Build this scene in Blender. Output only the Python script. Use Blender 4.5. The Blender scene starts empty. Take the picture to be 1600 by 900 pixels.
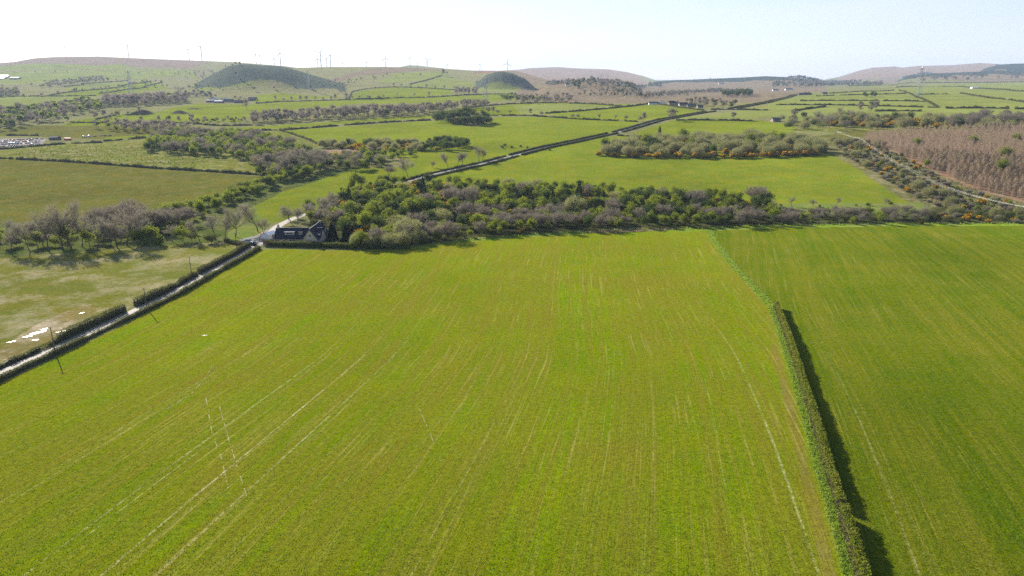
import bpy, math, random
import numpy as np
from mathutils import Vector

random.seed(7)
rng = np.random.default_rng(7)
sc = bpy.context.scene
COL = sc.collection

# ---------------------------------------------------------------- camera
PITCH, FOC, CAMH = math.radians(16.8), 1067.0, 75.0
cam_d = bpy.data.cameras.new('camera')
cam_d.sensor_width = 36.0
cam_d.lens = 36.0 * FOC / 1600.0
cam_d.clip_start, cam_d.clip_end = 0.5, 60000.0
cam = bpy.data.objects.new('camera', cam_d)
cam.location = (0, 0, CAMH)
cam.rotation_euler = (math.radians(90) - PITCH, 0, 0)
COL.objects.link(cam)
sc.camera = cam

# ---------------------------------------------------------------- sky, sun, exposure
SUN_EL, SUN_AZ = math.radians(25), math.radians(-38)      # azimuth measured from +Y towards +X
wd = bpy.data.worlds.new('World'); sc.world = wd; wd.use_nodes = True
wn = wd.node_tree
bg = wn.nodes['Background']
sky = wn.nodes.new('ShaderNodeTexSky')
sky.sky_type = 'NISHITA'; sky.sun_disc = False
sky.sun_elevation = SUN_EL; sky.sun_rotation = SUN_AZ
sky.altitude = 100; sky.air_density = 1.0; sky.dust_density = 0.35; sky.ozone_density = 1.0
# thin high cloud spread through the sky
_tc = wn.nodes.new('ShaderNodeTexCoord'); _mp = wn.nodes.new('ShaderNodeMapping'); _mp.inputs['Scale'].default_value = (1.2, 1.2, 9); _mp.inputs['Rotation'].default_value = (.05, .12, .4)
wn.links.new(_tc.outputs['Generated'], _mp.inputs[0])
_nz = wn.nodes.new('ShaderNodeTexNoise'); _nz.inputs['Scale'].default_value = 2.2; _nz.inputs['Detail'].default_value = 6; _nz.inputs['Roughness'].default_value = .55
wn.links.new(_mp.outputs[0], _nz.inputs['Vector'])
_mr = wn.nodes.new('ShaderNodeMapRange'); _mr.inputs[1].default_value = .35; _mr.inputs[2].default_value = .75; _mr.inputs[3].default_value = .3; _mr.inputs[4].default_value = .75
wn.links.new(_nz.outputs[0], _mr.inputs[0])
_mx = wn.nodes.new('ShaderNodeMix'); _mx.data_type = 'RGBA'; _mx.inputs[7].default_value = (6.5, 6.7, 8.4, 1)
_sz = wn.nodes.new('ShaderNodeSeparateXYZ'); wn.links.new(_tc.outputs['Generated'], _sz.inputs[0])
_m2 = wn.nodes.new('ShaderNodeMapRange'); _m2.interpolation_type = 'SMOOTHSTEP'; _m2.inputs[1].default_value = .5; _m2.inputs[2].default_value = .12
wn.links.new(_sz.outputs[2], _m2.inputs[0])
_mm = wn.nodes.new('ShaderNodeMath'); _mm.operation = 'MULTIPLY'; wn.links.new(_mr.outputs[0], _mm.inputs[0]); wn.links.new(_m2.outputs[0], _mm.inputs[1])
wn.links.new(_mm.outputs[0], _mx.inputs[0]); wn.links.new(sky.outputs[0], _mx.inputs[6])
wn.links.new(_mx.outputs[2], bg.inputs[0])
bg.inputs[1].default_value = 0.062
to_sun = Vector((math.sin(SUN_AZ) * math.cos(SUN_EL), math.cos(SUN_AZ) * math.cos(SUN_EL), math.sin(SUN_EL)))
sd = bpy.data.lights.new('sun', 'SUN'); sd.energy = 5.0; sd.angle = math.radians(0.5); sd.color = (1.0, 0.93, 0.82)
so = bpy.data.objects.new('sun', sd); so.rotation_euler = to_sun.to_track_quat('Z', 'Y').to_euler()
so.location = (0, 0, 300); COL.objects.link(so)
sc.view_settings.view_transform = 'Standard'; sc.view_settings.look = 'None'
sc.view_settings.gamma = 1.0; sc.view_settings.use_curve_mapping = False
sc.view_settings.exposure = 1.25
sc.cycles.use_denoising = False
sc.cycles.sample_clamp_direct = 12; sc.cycles.sample_clamp_indirect = 4
sc.cycles.max_bounces = 6; sc.cycles.diffuse_bounces = 2; sc.cycles.transmission_bounces = 3
sc.cycles.transparent_max_bounces = 8; sc.cycles.volume_bounces = 0; sc.cycles.glossy_bounces = 2
sc.cycles.caustics_reflective = False; sc.cycles.caustics_refractive = False

# ---------------------------------------------------------------- terrain height
CP, SP = math.cos(PITCH), math.sin(PITCH)
def row_h(row, D):
    v = (450 - row) / FOC
    return CAMH + D * (-SP + v * CP) / (CP + v * SP)
def u_of(px, row=130.0):
    return (px - 800) / FOC / (CP + (450 - row) / FOC * SP)
_cols = [-400, 0, 200, 400, 600, 800, 1000, 1200, 1400, 1600, 2000]
_rows = {
 600: [262, 262, 262, 260, 258, 256, 254, 252, 246, 241, 238],
 900: [218, 216, 214, 212, 206, 202, 198, 196, 190, 186, 184],
 1300: [182, 180, 177, 174, 170, 167, 166, 163, 158, 155, 154],
 1800: [160, 158, 156, 158, 156, 155, 156, 152, 147, 145, 144],
 2500: [138, 136, 138, 146, 144, 146, 149, 146, 140, 138, 137],
 3500: [122, 120, 124, 132, 128, 134, 141, 140, 135, 132, 131],
 5000: [110, 109, 112, 122, 118, 128, 135, 136, 131, 128, 127],
 7000: [108, 104, 104, 110, 116, 126, 132, 133, 129, 127, 126],
 10000: [112, 110, 110, 116, 122, 127, 130, 130, 129, 128, 127],
 15000: [124] * 11, 22000: [127] * 11}
_ucol = np.array([u_of(c) for c in _cols])
_Dk = [1, 320, 400, 470, 600, 900, 1300, 1800, 2500, 3500, 5000, 7000, 10000, 15000, 22000]
_Hk = []
for D in _Dk:
    if D <= 320: _Hk.append([0.0] * 11)
    elif D == 400: _Hk.append([-1.5] * 11)
    elif D == 470: _Hk.append([-1.0] * 11)
    else: _Hk.append([row_h(r, D) for r in _rows[D]])
_Hk = np.array(_Hk)
NU, ND = 260, 420
_ug = np.linspace(-1.6, 1.6, NU); _lg = np.linspace(math.log(20), math.log(22000), ND)
_t = np.array([np.interp(_lg, np.log(_Dk), _Hk[:, j]) for j in range(11)])     # 11 x ND
_G = np.array([np.interp(_ug, _ucol, _t[:, i]) for i in range(ND)])           # ND x NU
def _sm(A, n, ax):
    k = np.hanning(n + 2)[1:-1]; k /= k.sum()
    pad = [(0, 0), (0, 0)]; pad[ax] = (n // 2, n // 2)
    return np.apply_along_axis(lambda m: np.convolve(m, k, 'valid'), ax, np.pad(A, pad, 'edge'))
_G = _sm(_sm(_G, 17, 0), 21, 1)
RIDGES = [  # distance, skyline profile (px, row), front width, back width
 (4800, [(-500, 116), (0, 100), (30, 97.5), (60, 92), (90, 90), (120, 89.5), (160, 89), (200, 91), (250, 93), (330, 96), (370, 97.5), (450, 104), (520, 114)], 1100, 1200),
 (2400, [(270, 146), (300, 134), (322, 122), (342, 112), (360, 103.5), (378, 100.4), (392, 100.2), (412, 102), (438, 103), (456, 106.5), (482, 115), (520, 126), (560, 138)], 230, 330),
 (3800, [(360, 118), (440, 107), (520, 105), (560, 105), (600, 104.8), (660, 106.2), (700, 108), (740, 110.5), (805, 111), (825, 116), (860, 126), (900, 136)], 1000, 700),
 (3900, [(588, 110), (597, 104.6), (606, 103.3), (620, 103.2), (629, 106), (636, 110)], 160, 200),
 (6000, [(590, 112), (640, 102), (655, 102.5), (675, 105), (700, 107.4), (730, 113)], 700, 700),
 (9000, [(700, 118), (760, 112), (810, 109), (830, 106.5), (870, 105), (900, 107), (950, 108.5), (980, 113), (1005, 119), (1030, 127), (1060, 134)], 2000, 1500),
 (5500, [(990, 133), (1030, 126.5), (1100, 123.5), (1160, 121), (1195, 119), (1240, 121), (1268, 125), (1310, 134)], 1100, 900),
 (10000, [(1240, 133), (1280, 126), (1310, 120), (1340, 110.5), (1360, 106), (1395, 104), (1405, 106), (1430, 103.5), (1480, 102.3), (1525, 98.8), (1560, 101), (1700, 104), (2200, 112)], 2600, 2000),
 (6200, [(1500, 114), (1545, 104), (1562, 100.5), (1580, 99.5), (1700, 98), (2200, 104)], 1000, 900),
 (5200, [(1385, 125), (1405, 119), (1450, 115), (1550, 111), (1700, 108), (2200, 110)], 700, 500),
 (2600, [(720, 134), (744, 126), (760, 117.5), (772, 113), (785, 111.3), (798, 113.5), (812, 119), (830, 127), (856, 134)], 150, 240),
 (2300, [(820, 142), (850, 134), (890, 129.5), (925, 128), (965, 132), (1020, 141)], 330, 400),
]
_R = [(d, np.array([u_of(p[0]) for p in pr]), np.array([row_h(p[1], d) for p in pr]), wf, wb) for d, pr, wf, wb in RIDGES]
def _ss(t):
    t = np.clip(t, 0, 1); return t * t * (3 - 2 * t)
MOUNDS = []      # (x, y, radius_x, radius_y, height), filled below
def gh0(x, y):
    x = np.asarray(x, float); y = np.asarray(y, float)
    D = np.maximum(y, 21.0); u = np.clip(x / D, -1.59, 1.59)
    fi = (np.log(np.minimum(D, 21900)) - _lg[0]) / (_lg[1] - _lg[0]); fj = (u - _ug[0]) / (_ug[1] - _ug[0])
    i = np.clip(fi.astype(int), 0, ND - 2); j = np.clip(fj.astype(int), 0, NU - 2)
    a = fi - i; b = fj - j
    h = _G[i, j] * (1 - a) * (1 - b) + _G[i + 1, j] * a * (1 - b) + _G[i, j + 1] * (1 - a) * b + _G[i + 1, j + 1] * a * b
    far = np.clip((D - 500) / 2500, 0, 1)
    h = h + far * (2.2 * np.sin(x / 97 + 1.3 * np.sin(y / 160)) * np.sin(y / 131 + .7) + 3.0 * np.sin(x / 260 + 2 + y / 900) * np.sin(y / 330 + x / 700))
    h = h + np.clip((D - 60) / 250, 0, 1) * .35 * np.sin(x / 41 + .6) * np.sin(y / 53)
    base = h
    for d, us, hs, wf, wb in _R:
        c = np.interp(u, us, hs)
        w = np.where(D < d, wf, wb)
        f = np.exp(-((D - d) / w) ** 2) * _ss((u - us[0]) / .035) * _ss((us[-1] - u) / .035)
        rough = 1 + .0 * u
        r = base + (c - base) * f * rough
        h = np.maximum(h, np.where(f > .02, r, -1e3))
    return h
def gh(x, y):
    x = np.asarray(x, float); y = np.asarray(y, float)
    h = gh0(x, y)
    for mx, my, rx, ry, hh in MOUNDS:
        q = ((x - mx) / rx) ** 2 + ((y - my) / ry) ** 2
        h = h + hh * np.clip(1 - q, 0, 1) ** 1.1
    return h
_Ds = np.exp(np.linspace(math.log(45), math.log(20000), 700))
def at(px, py):
    """photo pixels of points on the ground -> world x, y"""
    px = np.atleast_1d(np.asarray(px, float)); py = np.atleast_1d(np.asarray(py, float))
    v = (450 - py) / FOC; yc = CP + v * SP; zc = -SP + v * CP; xc = (px - 800) / FOC
    k = xc / yc; s = zc / yc
    X = k[:, None] * _Ds[None]; Z = CAMH + s[:, None] * _Ds[None]
    below = Z < gh(X, np.broadcast_to(_Ds, X.shape))
    idx = np.where(below.any(1), below.argmax(1), len(_Ds) - 1)
    lo = _Ds[np.maximum(idx - 1, 0)]; hi = _Ds[idx]
    for _ in range(18):
        m = (lo + hi) / 2; b = CAMH + s * m < gh(k * m, m)
        hi = np.where(b, m, hi); lo = np.where(b, lo, m)
    return k * hi, hi
def P(px, py):
    x, y = at(px, py); return float(x[0]), float(y[0])
def pix(x, y, z):
    dz = np.asarray(z) - CAMH
    dep = y * CP - dz * SP; up = y * SP + dz * CP
    return 800 + FOC * x / dep, 450 - FOC * up / dep
def G(x, y): return float(gh(x, y))
def wpoly(pts):
    a = np.array(pts, float); x, y = at(a[:, 0], a[:, 1]); return np.stack([x, y], 1)
def inside(poly, x, y):
    c = np.zeros(x.shape, bool); n = len(poly); j = n - 1
    for i in range(n):
        xi, yi = poly[i]; xj, yj = poly[j]
        if yi != yj:
            c ^= ((yi > y) != (yj > y)) & (x < (xj - xi) * (y - yi) / (yj - yi) + xi)
        j = i
    return c
for px, py, rx, ry, hh in [(223, 179, 22, 16, 9), (281, 178, 17, 12, 6.5), (303, 171, 16, 9, 3)]:
    x, y = P(px, py); MOUNDS.append((x, y, rx, ry, hh))
x, y = P(722, 192); MOUNDS.append((x, y + 8, 46, 30, 9))

# ---------------------------------------------------------------- helpers
def tag(o, label=None, cat=None, group=None, kind=None):
    if label: o['label'] = label
    if cat: o['category'] = cat
    if group: o['group'] = group
    if kind: o['kind'] = kind
    return o
def link(o, parent=None):
    COL.objects.link(o)
    if parent is not None: o.parent = parent
    return o
def empty(name, loc=(0, 0, 0), rz=0.0):
    o = bpy.data.objects.new(name, None); o.location = loc; o.rotation_euler = (0, 0, rz); o.empty_display_size = .5
    return link(o)
def np_mesh(name, V, polys, mats=(), midx=None, smooth=False):
    """polys: list of int arrays (n,k)"""
    me = bpy.data.meshes.new(name)
    V = np.asarray(V, np.float32).reshape(-1, 3)
    polys = [np.asarray(p, np.int32) for p in polys if len(p)]
    me.vertices.add(len(V)); me.vertices.foreach_set('co', V.ravel())
    nl = sum(p.size for p in polys); npoly = sum(len(p) for p in polys)
    me.loops.add(nl); me.loops.foreach_set('vertex_index', np.concatenate([p.ravel() for p in polys]))
    me.polygons.add(npoly)
    tot = np.concatenate([np.full(len(p), p.shape[1], np.int32) for p in polys])
    me.polygons.foreach_set('loop_start', np.concatenate([[0], np.cumsum(tot)[:-1]]).astype(np.int32))
    for m in mats: me.materials.append(m)
    if midx is not None: me.polygons.foreach_set('material_index', np.asarray(midx, np.int32))
    me.update(calc_edges=True)
    me.polygons.foreach_set('use_smooth', np.full(npoly, smooth))
    return me
class MB:
    """collects simple solids, links them as one mesh"""
    def __init__(s): s.V = []; s.Q = []; s.T = []; s.n = 0
    def add(s, V, Q=(), T=()):
        V = np.asarray(V, float).reshape(-1, 3)
        if len(Q): s.Q.append(np.asarray(Q, int).reshape(-1, 4) + s.n)
        if len(T): s.T.append(np.asarray(T, int).reshape(-1, 3) + s.n)
        s.V.append(V); s.n += len(V); return s
    def box(s, c, d, rz=0.0, taper=1.0):
        hx, hy, hz = d[0] / 2, d[1] / 2, d[2] / 2
        v = np.array([[-hx, -hy, -hz], [hx, -hy, -hz], [hx, hy, -hz], [-hx, hy, -hz],
                      [-hx * taper, -hy * taper, hz], [hx * taper, -hy * taper, hz], [hx * taper, hy * taper, hz], [-hx * taper, hy * taper, hz]])
        if rz:
            cs, sn = math.cos(rz), math.sin(rz); v = np.stack([v[:, 0] * cs - v[:, 1] * sn, v[:, 0] * sn + v[:, 1] * cs, v[:, 2]], 1)
        return s.add(v + np.array(c), [[0, 3, 2, 1], [4, 5, 6, 7], [0, 1, 5, 4], [1, 2, 6, 5], [2, 3, 7, 6], [3, 0, 4, 7]])
    def tube(s, p0, p1, r0, r1, n=6):
        p0 = np.array(p0, float); p1 = np.array(p1, float); d = p1 - p0; L = np.linalg.norm(d)
        if L < 1e-6: return s
        d /= L; a = np.array([0, 0, 1.]) if abs(d[2]) < .9 else np.array([1., 0, 0])
        e = np.cross(d, a); e /= np.linalg.norm(e); f = np.cross(d, e)
        an = np.arange(n) * 2 * math.pi / n
        ring = np.cos(an)[:, None] * e + np.sin(an)[:, None] * f
        V = np.concatenate([p0 + ring * r0, p1 + ring * r1, [p0], [p1]])
        i = np.arange(n); j = (i + 1) % n
        return s.add(V, np.stack([i, j, j + n, i + n], 1), np.concatenate([np.stack([j, i, np.full(n, 2 * n)], 1), np.stack([i + n, j + n, np.full(n, 2 * n + 1)], 1)]))
    def prism(s, prof, y0, y1):
        """profile in x,z swept along y"""
        n = len(prof); a = np.array([[p[0], y0, p[1]] for p in prof]); b = np.array([[p[0], y1, p[1]] for p in prof])
        i = np.arange(n); j = (i + 1) % n
        s.add(np.concatenate([a, b]), np.stack([i, j, j + n, i + n], 1))
        c0 = a.mean(0); c1 = b.mean(0)
        s.add(np.concatenate([a, [c0]]), T=np.stack([j, i, np.full(n, n)], 1)); s.add(np.concatenate([b, [c1]]), T=np.stack([i, j, np.full(n, n)], 1))
        return s
    def mesh(s, name, mat, smooth=False):
        return np_mesh(name, np.concatenate(s.V), ([np.concatenate(s.Q)] if s.Q else []) + ([np.concatenate(s.T)] if s.T else []), [mat], smooth=smooth)
    def build(s, name, mat, parent=None, smooth=False):
        return link(bpy.data.objects.new(name, s.mesh(name, mat, smooth)), parent)
def cards(C, size, r, aspect=1.0, dirs=None):
    """small leaf or twig faces at C; dirs gives the long axis"""
    n = len(C); size = np.broadcast_to(np.asarray(size, float), (n,))
    a = r.normal(size=(n, 3)) if dirs is None else dirs
    a = a / (np.linalg.norm(a, axis=1, keepdims=True) + 1e-9)
    b = np.cross(a, r.normal(size=(n, 3))); b /= (np.linalg.norm(b, axis=1, keepdims=True) + 1e-9)
    a = a * size[:, None] * .5; b = b * (size * aspect)[:, None] * .5
    V = np.stack([C - a - b * .55, C + b - a * .1, C + a + b * .35, C - b * .9 + a * .2], 1).reshape(-1, 3)
    return V, np.arange(4 * n).reshape(n, 4)

# ---------------------------------------------------------------- materials
def nt(name):
    m = bpy.data.materials.new(name); m.use_nodes = True; t = m.node_tree
    return m, t, t.nodes, t.links, t.nodes['Principled BSDF']
def mixc(N, L, a, b, f, mode='MIX'):
    n = N.new('ShaderNodeMix'); n.data_type = 'RGBA'; n.blend_type = mode; n.clamp_factor = True
    for s, v in ((n.inputs[0], f), (n.inputs[6], a), (n.inputs[7], b)):
        if hasattr(v, 'is_output'): L.new(v, s)
        else: s.default_value = v if not isinstance(v, tuple) or len(v) == 4 else (*v, 1)
    return n.outputs[2]
def math_(N, L, op, a, b=None, c=None, clamp=False):
    n = N.new('ShaderNodeMath'); n.operation = op; n.use_clamp = clamp
    for i, v in enumerate((a, b, c)):
        if v is None: continue
        if hasattr(v, 'is_output'): L.new(v, n.inputs[i])
        else: n.inputs[i].default_value = v
    return n.outputs[0]
def noise(N, L, vec, scale, detail=3.0, rough=.55, dim='3D'):
    n = N.new('ShaderNodeTexNoise'); n.noise_dimensions = dim; n.inputs['Scale'].default_value = scale
    n.inputs['Detail'].default_value = detail; n.inputs['Roughness'].default_value = rough
    if vec is not None: L.new(vec, n.inputs['W' if dim == '1D' else 'Vector'])
    return n.outputs[0]
def ramp(N, L, f, lo, hi, a=0.0, b=1.0):
    n = N.new('ShaderNodeMapRange'); n.clamp = True; L.new(f, n.inputs[0])
    n.inputs[1].default_value = lo; n.inputs[2].default_value = hi; n.inputs[3].default_value = a; n.inputs[4].default_value = b
    return n.outputs[0]
def leaf_mat(name, c1, c2, trans=.45, nscale=.35, rough=.7, spec=.08, vary=.5):
    """leaves or twigs: colour wanders between c1 and c2 over the plant and from plant to plant"""
    m, t, N, L, pb = nt(name)
    oi = N.new('ShaderNodeObjectInfo'); ge = N.new('ShaderNodeNewGeometry')
    nz = noise(N, L, ge.outputs['Position'], nscale, 2.0)
    f = math_(N, L, 'ADD', ramp(N, L, nz, .3, .7, 0, 1 - vary), math_(N, L, 'MULTIPLY', oi.outputs['Random'], vary))
    c = mixc(N, L, c1, c2, f)
    ri = math_(N, L, 'MULTIPLY_ADD', ge.outputs['Random Per Island'], .5, .75)
    c = mixc(N, L, c, (1, 1, 1), 0.0)
    sc_ = N.new('ShaderNodeVectorMath'); sc_.operation = 'SCALE'; L.new(c, sc_.inputs[0]); L.new(ri, sc_.inputs['Scale'])
    L.new(sc_.outputs[0], pb.inputs['Base Color'])
    pb.inputs['Roughness'].default_value = rough; pb.inputs['Specular IOR Level'].default_value = spec
    if trans > 0:
        tr = N.new('ShaderNodeBsdfTranslucent'); L.new(sc_.outputs[0], tr.inputs[0])
        mx = N.new('ShaderNodeMixShader'); mx.inputs[0].default_value = trans
        L.new(pb.outputs[0], mx.inputs[1]); L.new(tr.outputs[0], mx.inputs[2])
        L.new(mx.outputs[0], N['Material Output'].inputs[0])
    return m
def plain(name, c, rough=.7, metal=0.0, nscale=3.0, amt=.25, spec=.4):
    m, t, N, L, pb = nt(name)
    ge = N.new('ShaderNodeNewGeometry'); nz = noise(N, L, ge.outputs['Position'], nscale, 4)
    col = mixc(N, L, tuple(x * (1 - amt) for x in c), tuple(min(1, x * (1 + amt)) for x in c), ramp(N, L, nz, .3, .7))
    L.new(col, pb.inputs['Base Color']); pb.inputs['Roughness'].default_value = rough
    pb.inputs['Metallic'].default_value = metal; pb.inputs['Specular IOR Level'].default_value = spec
    return m

def ground_material():
    m, t, N, L, pb = nt('ground_grass')
    ge = N.new('ShaderNodeNewGeometry'); pos = ge.outputs['Position']
    fc = N.new('ShaderNodeAttribute'); fc.attribute_name = 'fcol'
    pr = N.new('ShaderNodeAttribute'); pr.attribute_name = 'par'
    st = N.new('ShaderNodeAttribute'); st.attribute_name = 'scoord'
    sep = N.new('ShaderNodeSeparateColor'); L.new(pr.outputs['Color'], sep.inputs[0])
    crop, tuss, bare = sep.outputs[0], sep.outputs[1], sep.outputs[2]
    sv = N.new('ShaderNodeSeparateXYZ'); L.new(st.outputs['Vector'], sv.inputs[0])
    s, along = sv.outputs[0], sv.outputs[1]
    base = fc.outputs['Color']
    def scale(col, f):
        n = N.new('ShaderNodeVectorMath'); n.operation = 'SCALE'; L.new(col, n.inputs[0]); L.new(f, n.inputs['Scale']); return n.outputs[0]
    big = noise(N, L, pos, .012, 4); mid = noise(N, L, pos, .07, 4); small = noise(N, L, pos, .9, 3, .65); tiny = noise(N, L, pos, 3.1, 2, .7)
    c = scale(base, ramp(N, L, big, .3, .7, .82, 1.18))
    wm = N.new('ShaderNodeVectorMath'); wm.operation = 'MULTIPLY'; L.new(c, wm.inputs[0]); wm.inputs[1].default_value = (1.32, 1.06, .95)
    c = mixc(N, L, c, wm.outputs[0], ramp(N, L, mid, .42, .66, 0, 1))
    # crop rows, tramlines and soil showing between the plants
    comb = N.new('ShaderNodeCombineXYZ'); L.new(s, comb.inputs[0]); L.new(math_(N, L, 'MULTIPLY', along, .02), comb.inputs[1])
    n1 = noise(N, L, comb.outputs[0], .34, 3, .6); n2 = noise(N, L, comb.outputs[0], 2.6, 2, .6)
    wide = noise(N, L, comb.outputs[0], .075, 3, .5)
    patch = noise(N, L, pos, .022, 3, .6)
    soil = mixc(N, L, (.165, .145, .016), (.110, .112, .005), small)
    f1 = math_(N, L, 'MULTIPLY', ramp(N, L, n1, .46, .58, 0, .95), crop)
    f1 = math_(N, L, 'MULTIPLY', f1, ramp(N, L, patch, .35, .65, .4, 1.0))
    c = mixc(N, L, c, soil, f1)
    c = mixc(N, L, c, soil, math_(N, L, 'MULTIPLY', ramp(N, L, n2, .50, .64, 0, .6), crop))
    c = mixc(N, L, c, soil, math_(N, L, 'MULTIPLY', ramp(N, L, patch, .5, .72, 0, .45), crop))
    c = mixc(N, L, c, soil, math_(N, L, 'MULTIPLY', ramp(N, L, wide, .42, .62, 0, .5), crop))
    cb = N.new('ShaderNodeCombineXYZ'); L.new(math_(N, L, 'MULTIPLY', s, .006), cb.inputs[0]); L.new(math_(N, L, 'MULTIPLY', along, .03), cb.inputs[1])
    c = mixc(N, L, c, soil, math_(N, L, 'MULTIPLY', ramp(N, L, noise(N, L, cb.outputs[0], 1.0, 4, .6), .50, .66, 0, .55), crop))
    nf = noise(N, L, comb.outputs[0], 1.25, 3, .7)
    c = mixc(N, L, c, (.27, .235, .06), math_(N, L, 'MULTIPLY', math_(N, L, 'MULTIPLY', ramp(N, L, nf, .56, .68, 0, .7), ramp(N, L, patch, .38, .55, .3, 1)), crop))
    mott = math_(N, L, 'ADD', math_(N, L, 'MULTIPLY', small, .5), math_(N, L, 'MULTIPLY', tiny, .5))
    c = mixc(N, L, c, soil, math_(N, L, 'MULTIPLY', ramp(N, L, mott, .52, .64, 0, .45), crop))
    # pale dried wheel tracks, broken along their length
    nearf = math_(N, L, 'MULTIPLY', crop, ramp(N, L, along, 150, 215, 1, .06))
    def track(s0, wdt, amt, br):
        d = math_(N, L, 'ABSOLUTE', math_(N, L, 'SUBTRACT', s, s0))
        q = math_(N, L, 'MULTIPLY', ramp(N, L, d, wdt * .7, wdt * .1, 0, 1), ramp(N, L, mott, .42, .56))
        b = N.new('ShaderNodeCombineXYZ'); L.new(math_(N, L, 'MULTIPLY', along, .07), b.inputs[1]); b.inputs[0].default_value = s0 * 7.3
        k = noise(N, L, b.outputs[0], 1.0, 5, .8)
        return math_(N, L, 'MULTIPLY', math_(N, L, 'MULTIPLY', q, ramp(N, L, k, br - .06, br + .2)), math_(N, L, 'MULTIPLY', nearf, amt * .38))
    for s0, w_, amt, br in TRACKS:
        c = mixc(N, L, c, (.62, .54, .38), track(s0, w_, amt, br))
    # rough pasture: dark rush tufts, pale dead grass
    vr = N.new('ShaderNodeTexVoronoi'); vr.inputs['Scale'].default_value = .28; L.new(pos, vr.inputs['Vector'])
    tf = math_(N, L, 'MULTIPLY', ramp(N, L, vr.outputs['Distance'], .42, .18), ramp(N, L, noise(N, L, pos, .035, 3), .42, .58))
    c = mixc(N, L, c, (.045, .055, .018), math_(N, L, 'MULTIPLY', tf, tuss))
    c = mixc(N, L, c, (.22, .19, .10), math_(N, L, 'MULTIPLY', ramp(N, L, noise(N, L, pos, .12, 5, .7), .48, .66), tuss))
    # bare ground / stubble
    c = mixc(N, L, c, (.36, .30, .22), math_(N, L, 'MULTIPLY', ramp(N, L, noise(N, L, pos, .05, 6, .72), .46, .62), bare))
    c = scale(c, ramp(N, L, mott, .36, .64, .66, 1.34))
    L.new(c, pb.inputs['Base Color'])
    pb.inputs['Roughness'].default_value = 1.0; pb.inputs['Specular IOR Level'].default_value = 0
    pb.inputs['Sheen Weight'].default_value = .12; pb.inputs['Sheen Roughness'].default_value = .45
    tn = N.new('ShaderNodeVectorMath'); tn.operation = 'SCALE'; tn.inputs['Scale'].default_value = 5.5; L.new(c, tn.inputs[0]); L.new(tn.outputs[0], pb.inputs['Sheen Tint'])
    bp = N.new('ShaderNodeBump'); bp.inputs['Strength'].default_value = .8; bp.inputs['Distance'].default_value = .3
    hh = math_(N, L, 'ADD', math_(N, L, 'MULTIPLY', mott, 1.0), math_(N, L, 'MULTIPLY', n2, .35))
    L.new(hh, bp.inputs['Height']); L.new(bp.outputs[0], pb.inputs['Normal'])
    return m
TRACKS = [(-96.8, .5, .9, .44), (-94.9, .45, .8, .46), (-88, .35, .4, .5), (-74.2, .45, 1.2, .42), (-72.4, .4, 1.0, .44), (-61.8, .5, 1.4, .38), (-60.1, .35, .5, .5), (-53, .5, 1.3, .40), (-51.2, .35, .5, .48), (-82, .35, .4, .5),
          (-44.5, .35, .4, .48), (-36, .35, .5, .48), (-34.2, .3, .4, .5), (-13, .35, .9, .46), (-11.2, .3, .6, .48), (4, .3, .4, .5), (24, .35, .5, .48), (50.2, .55, 1.2, .40), (38, .3, .5, .5), (67, .6, 1.0, .42), (68.9, .4, .5, .46), (86, .3, .6, .5), (-112, .4, .5, .5), (-24, .35, .5, .5), (14, .3, .4, .5), (104, .4, .5, .48)]
# ================================================================ GROUND
# field colours (real-world albedo): rgb, crop rows, rushes/dead grass, bare soil
CROP = ((.100, .156, .001), .9, 0, 0)
CROP2 = ((.052, .092, .001), .5, 0, 0)
PAST = ((.105, .138, .008), 0, .12, 0)
PASTL = ((.122, .150, .036), 0, .1, 0)
PASTD = ((.095, .130, .026), 0, .3, 0)
OLIVE = ((.078, .084, .014), 0, .2, 0)
ROUGH = ((.088, .108, .014), 0, 1.0, 0)
STUB = ((.085, .100, .018), .3, .15, .42)
MOOR = ((.105, .083, .058), 0, .8, .15)
MOORG = ((.115, .125, .050), 0, .8, .1)
SCRUB = ((.085, .090, .030), 0, .8, .1)
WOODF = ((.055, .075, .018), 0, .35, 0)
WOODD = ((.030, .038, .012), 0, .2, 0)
VERGE = ((.11, .17, .012), 0, .5, 0)
HILLP = ((.150, .105, .070), 0, .5, .1)
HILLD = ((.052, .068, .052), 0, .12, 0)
HILLG = ((.135, .105, .085), 0, .6, .1)
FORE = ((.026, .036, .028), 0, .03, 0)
TRACKC = ((.33, .29, .22), 0, 0, 0)
YARD = ((.20, .19, .18), 0, 0, 0)
BROWNB = ((.17, .11, .075), 0, .8, .3)
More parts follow.
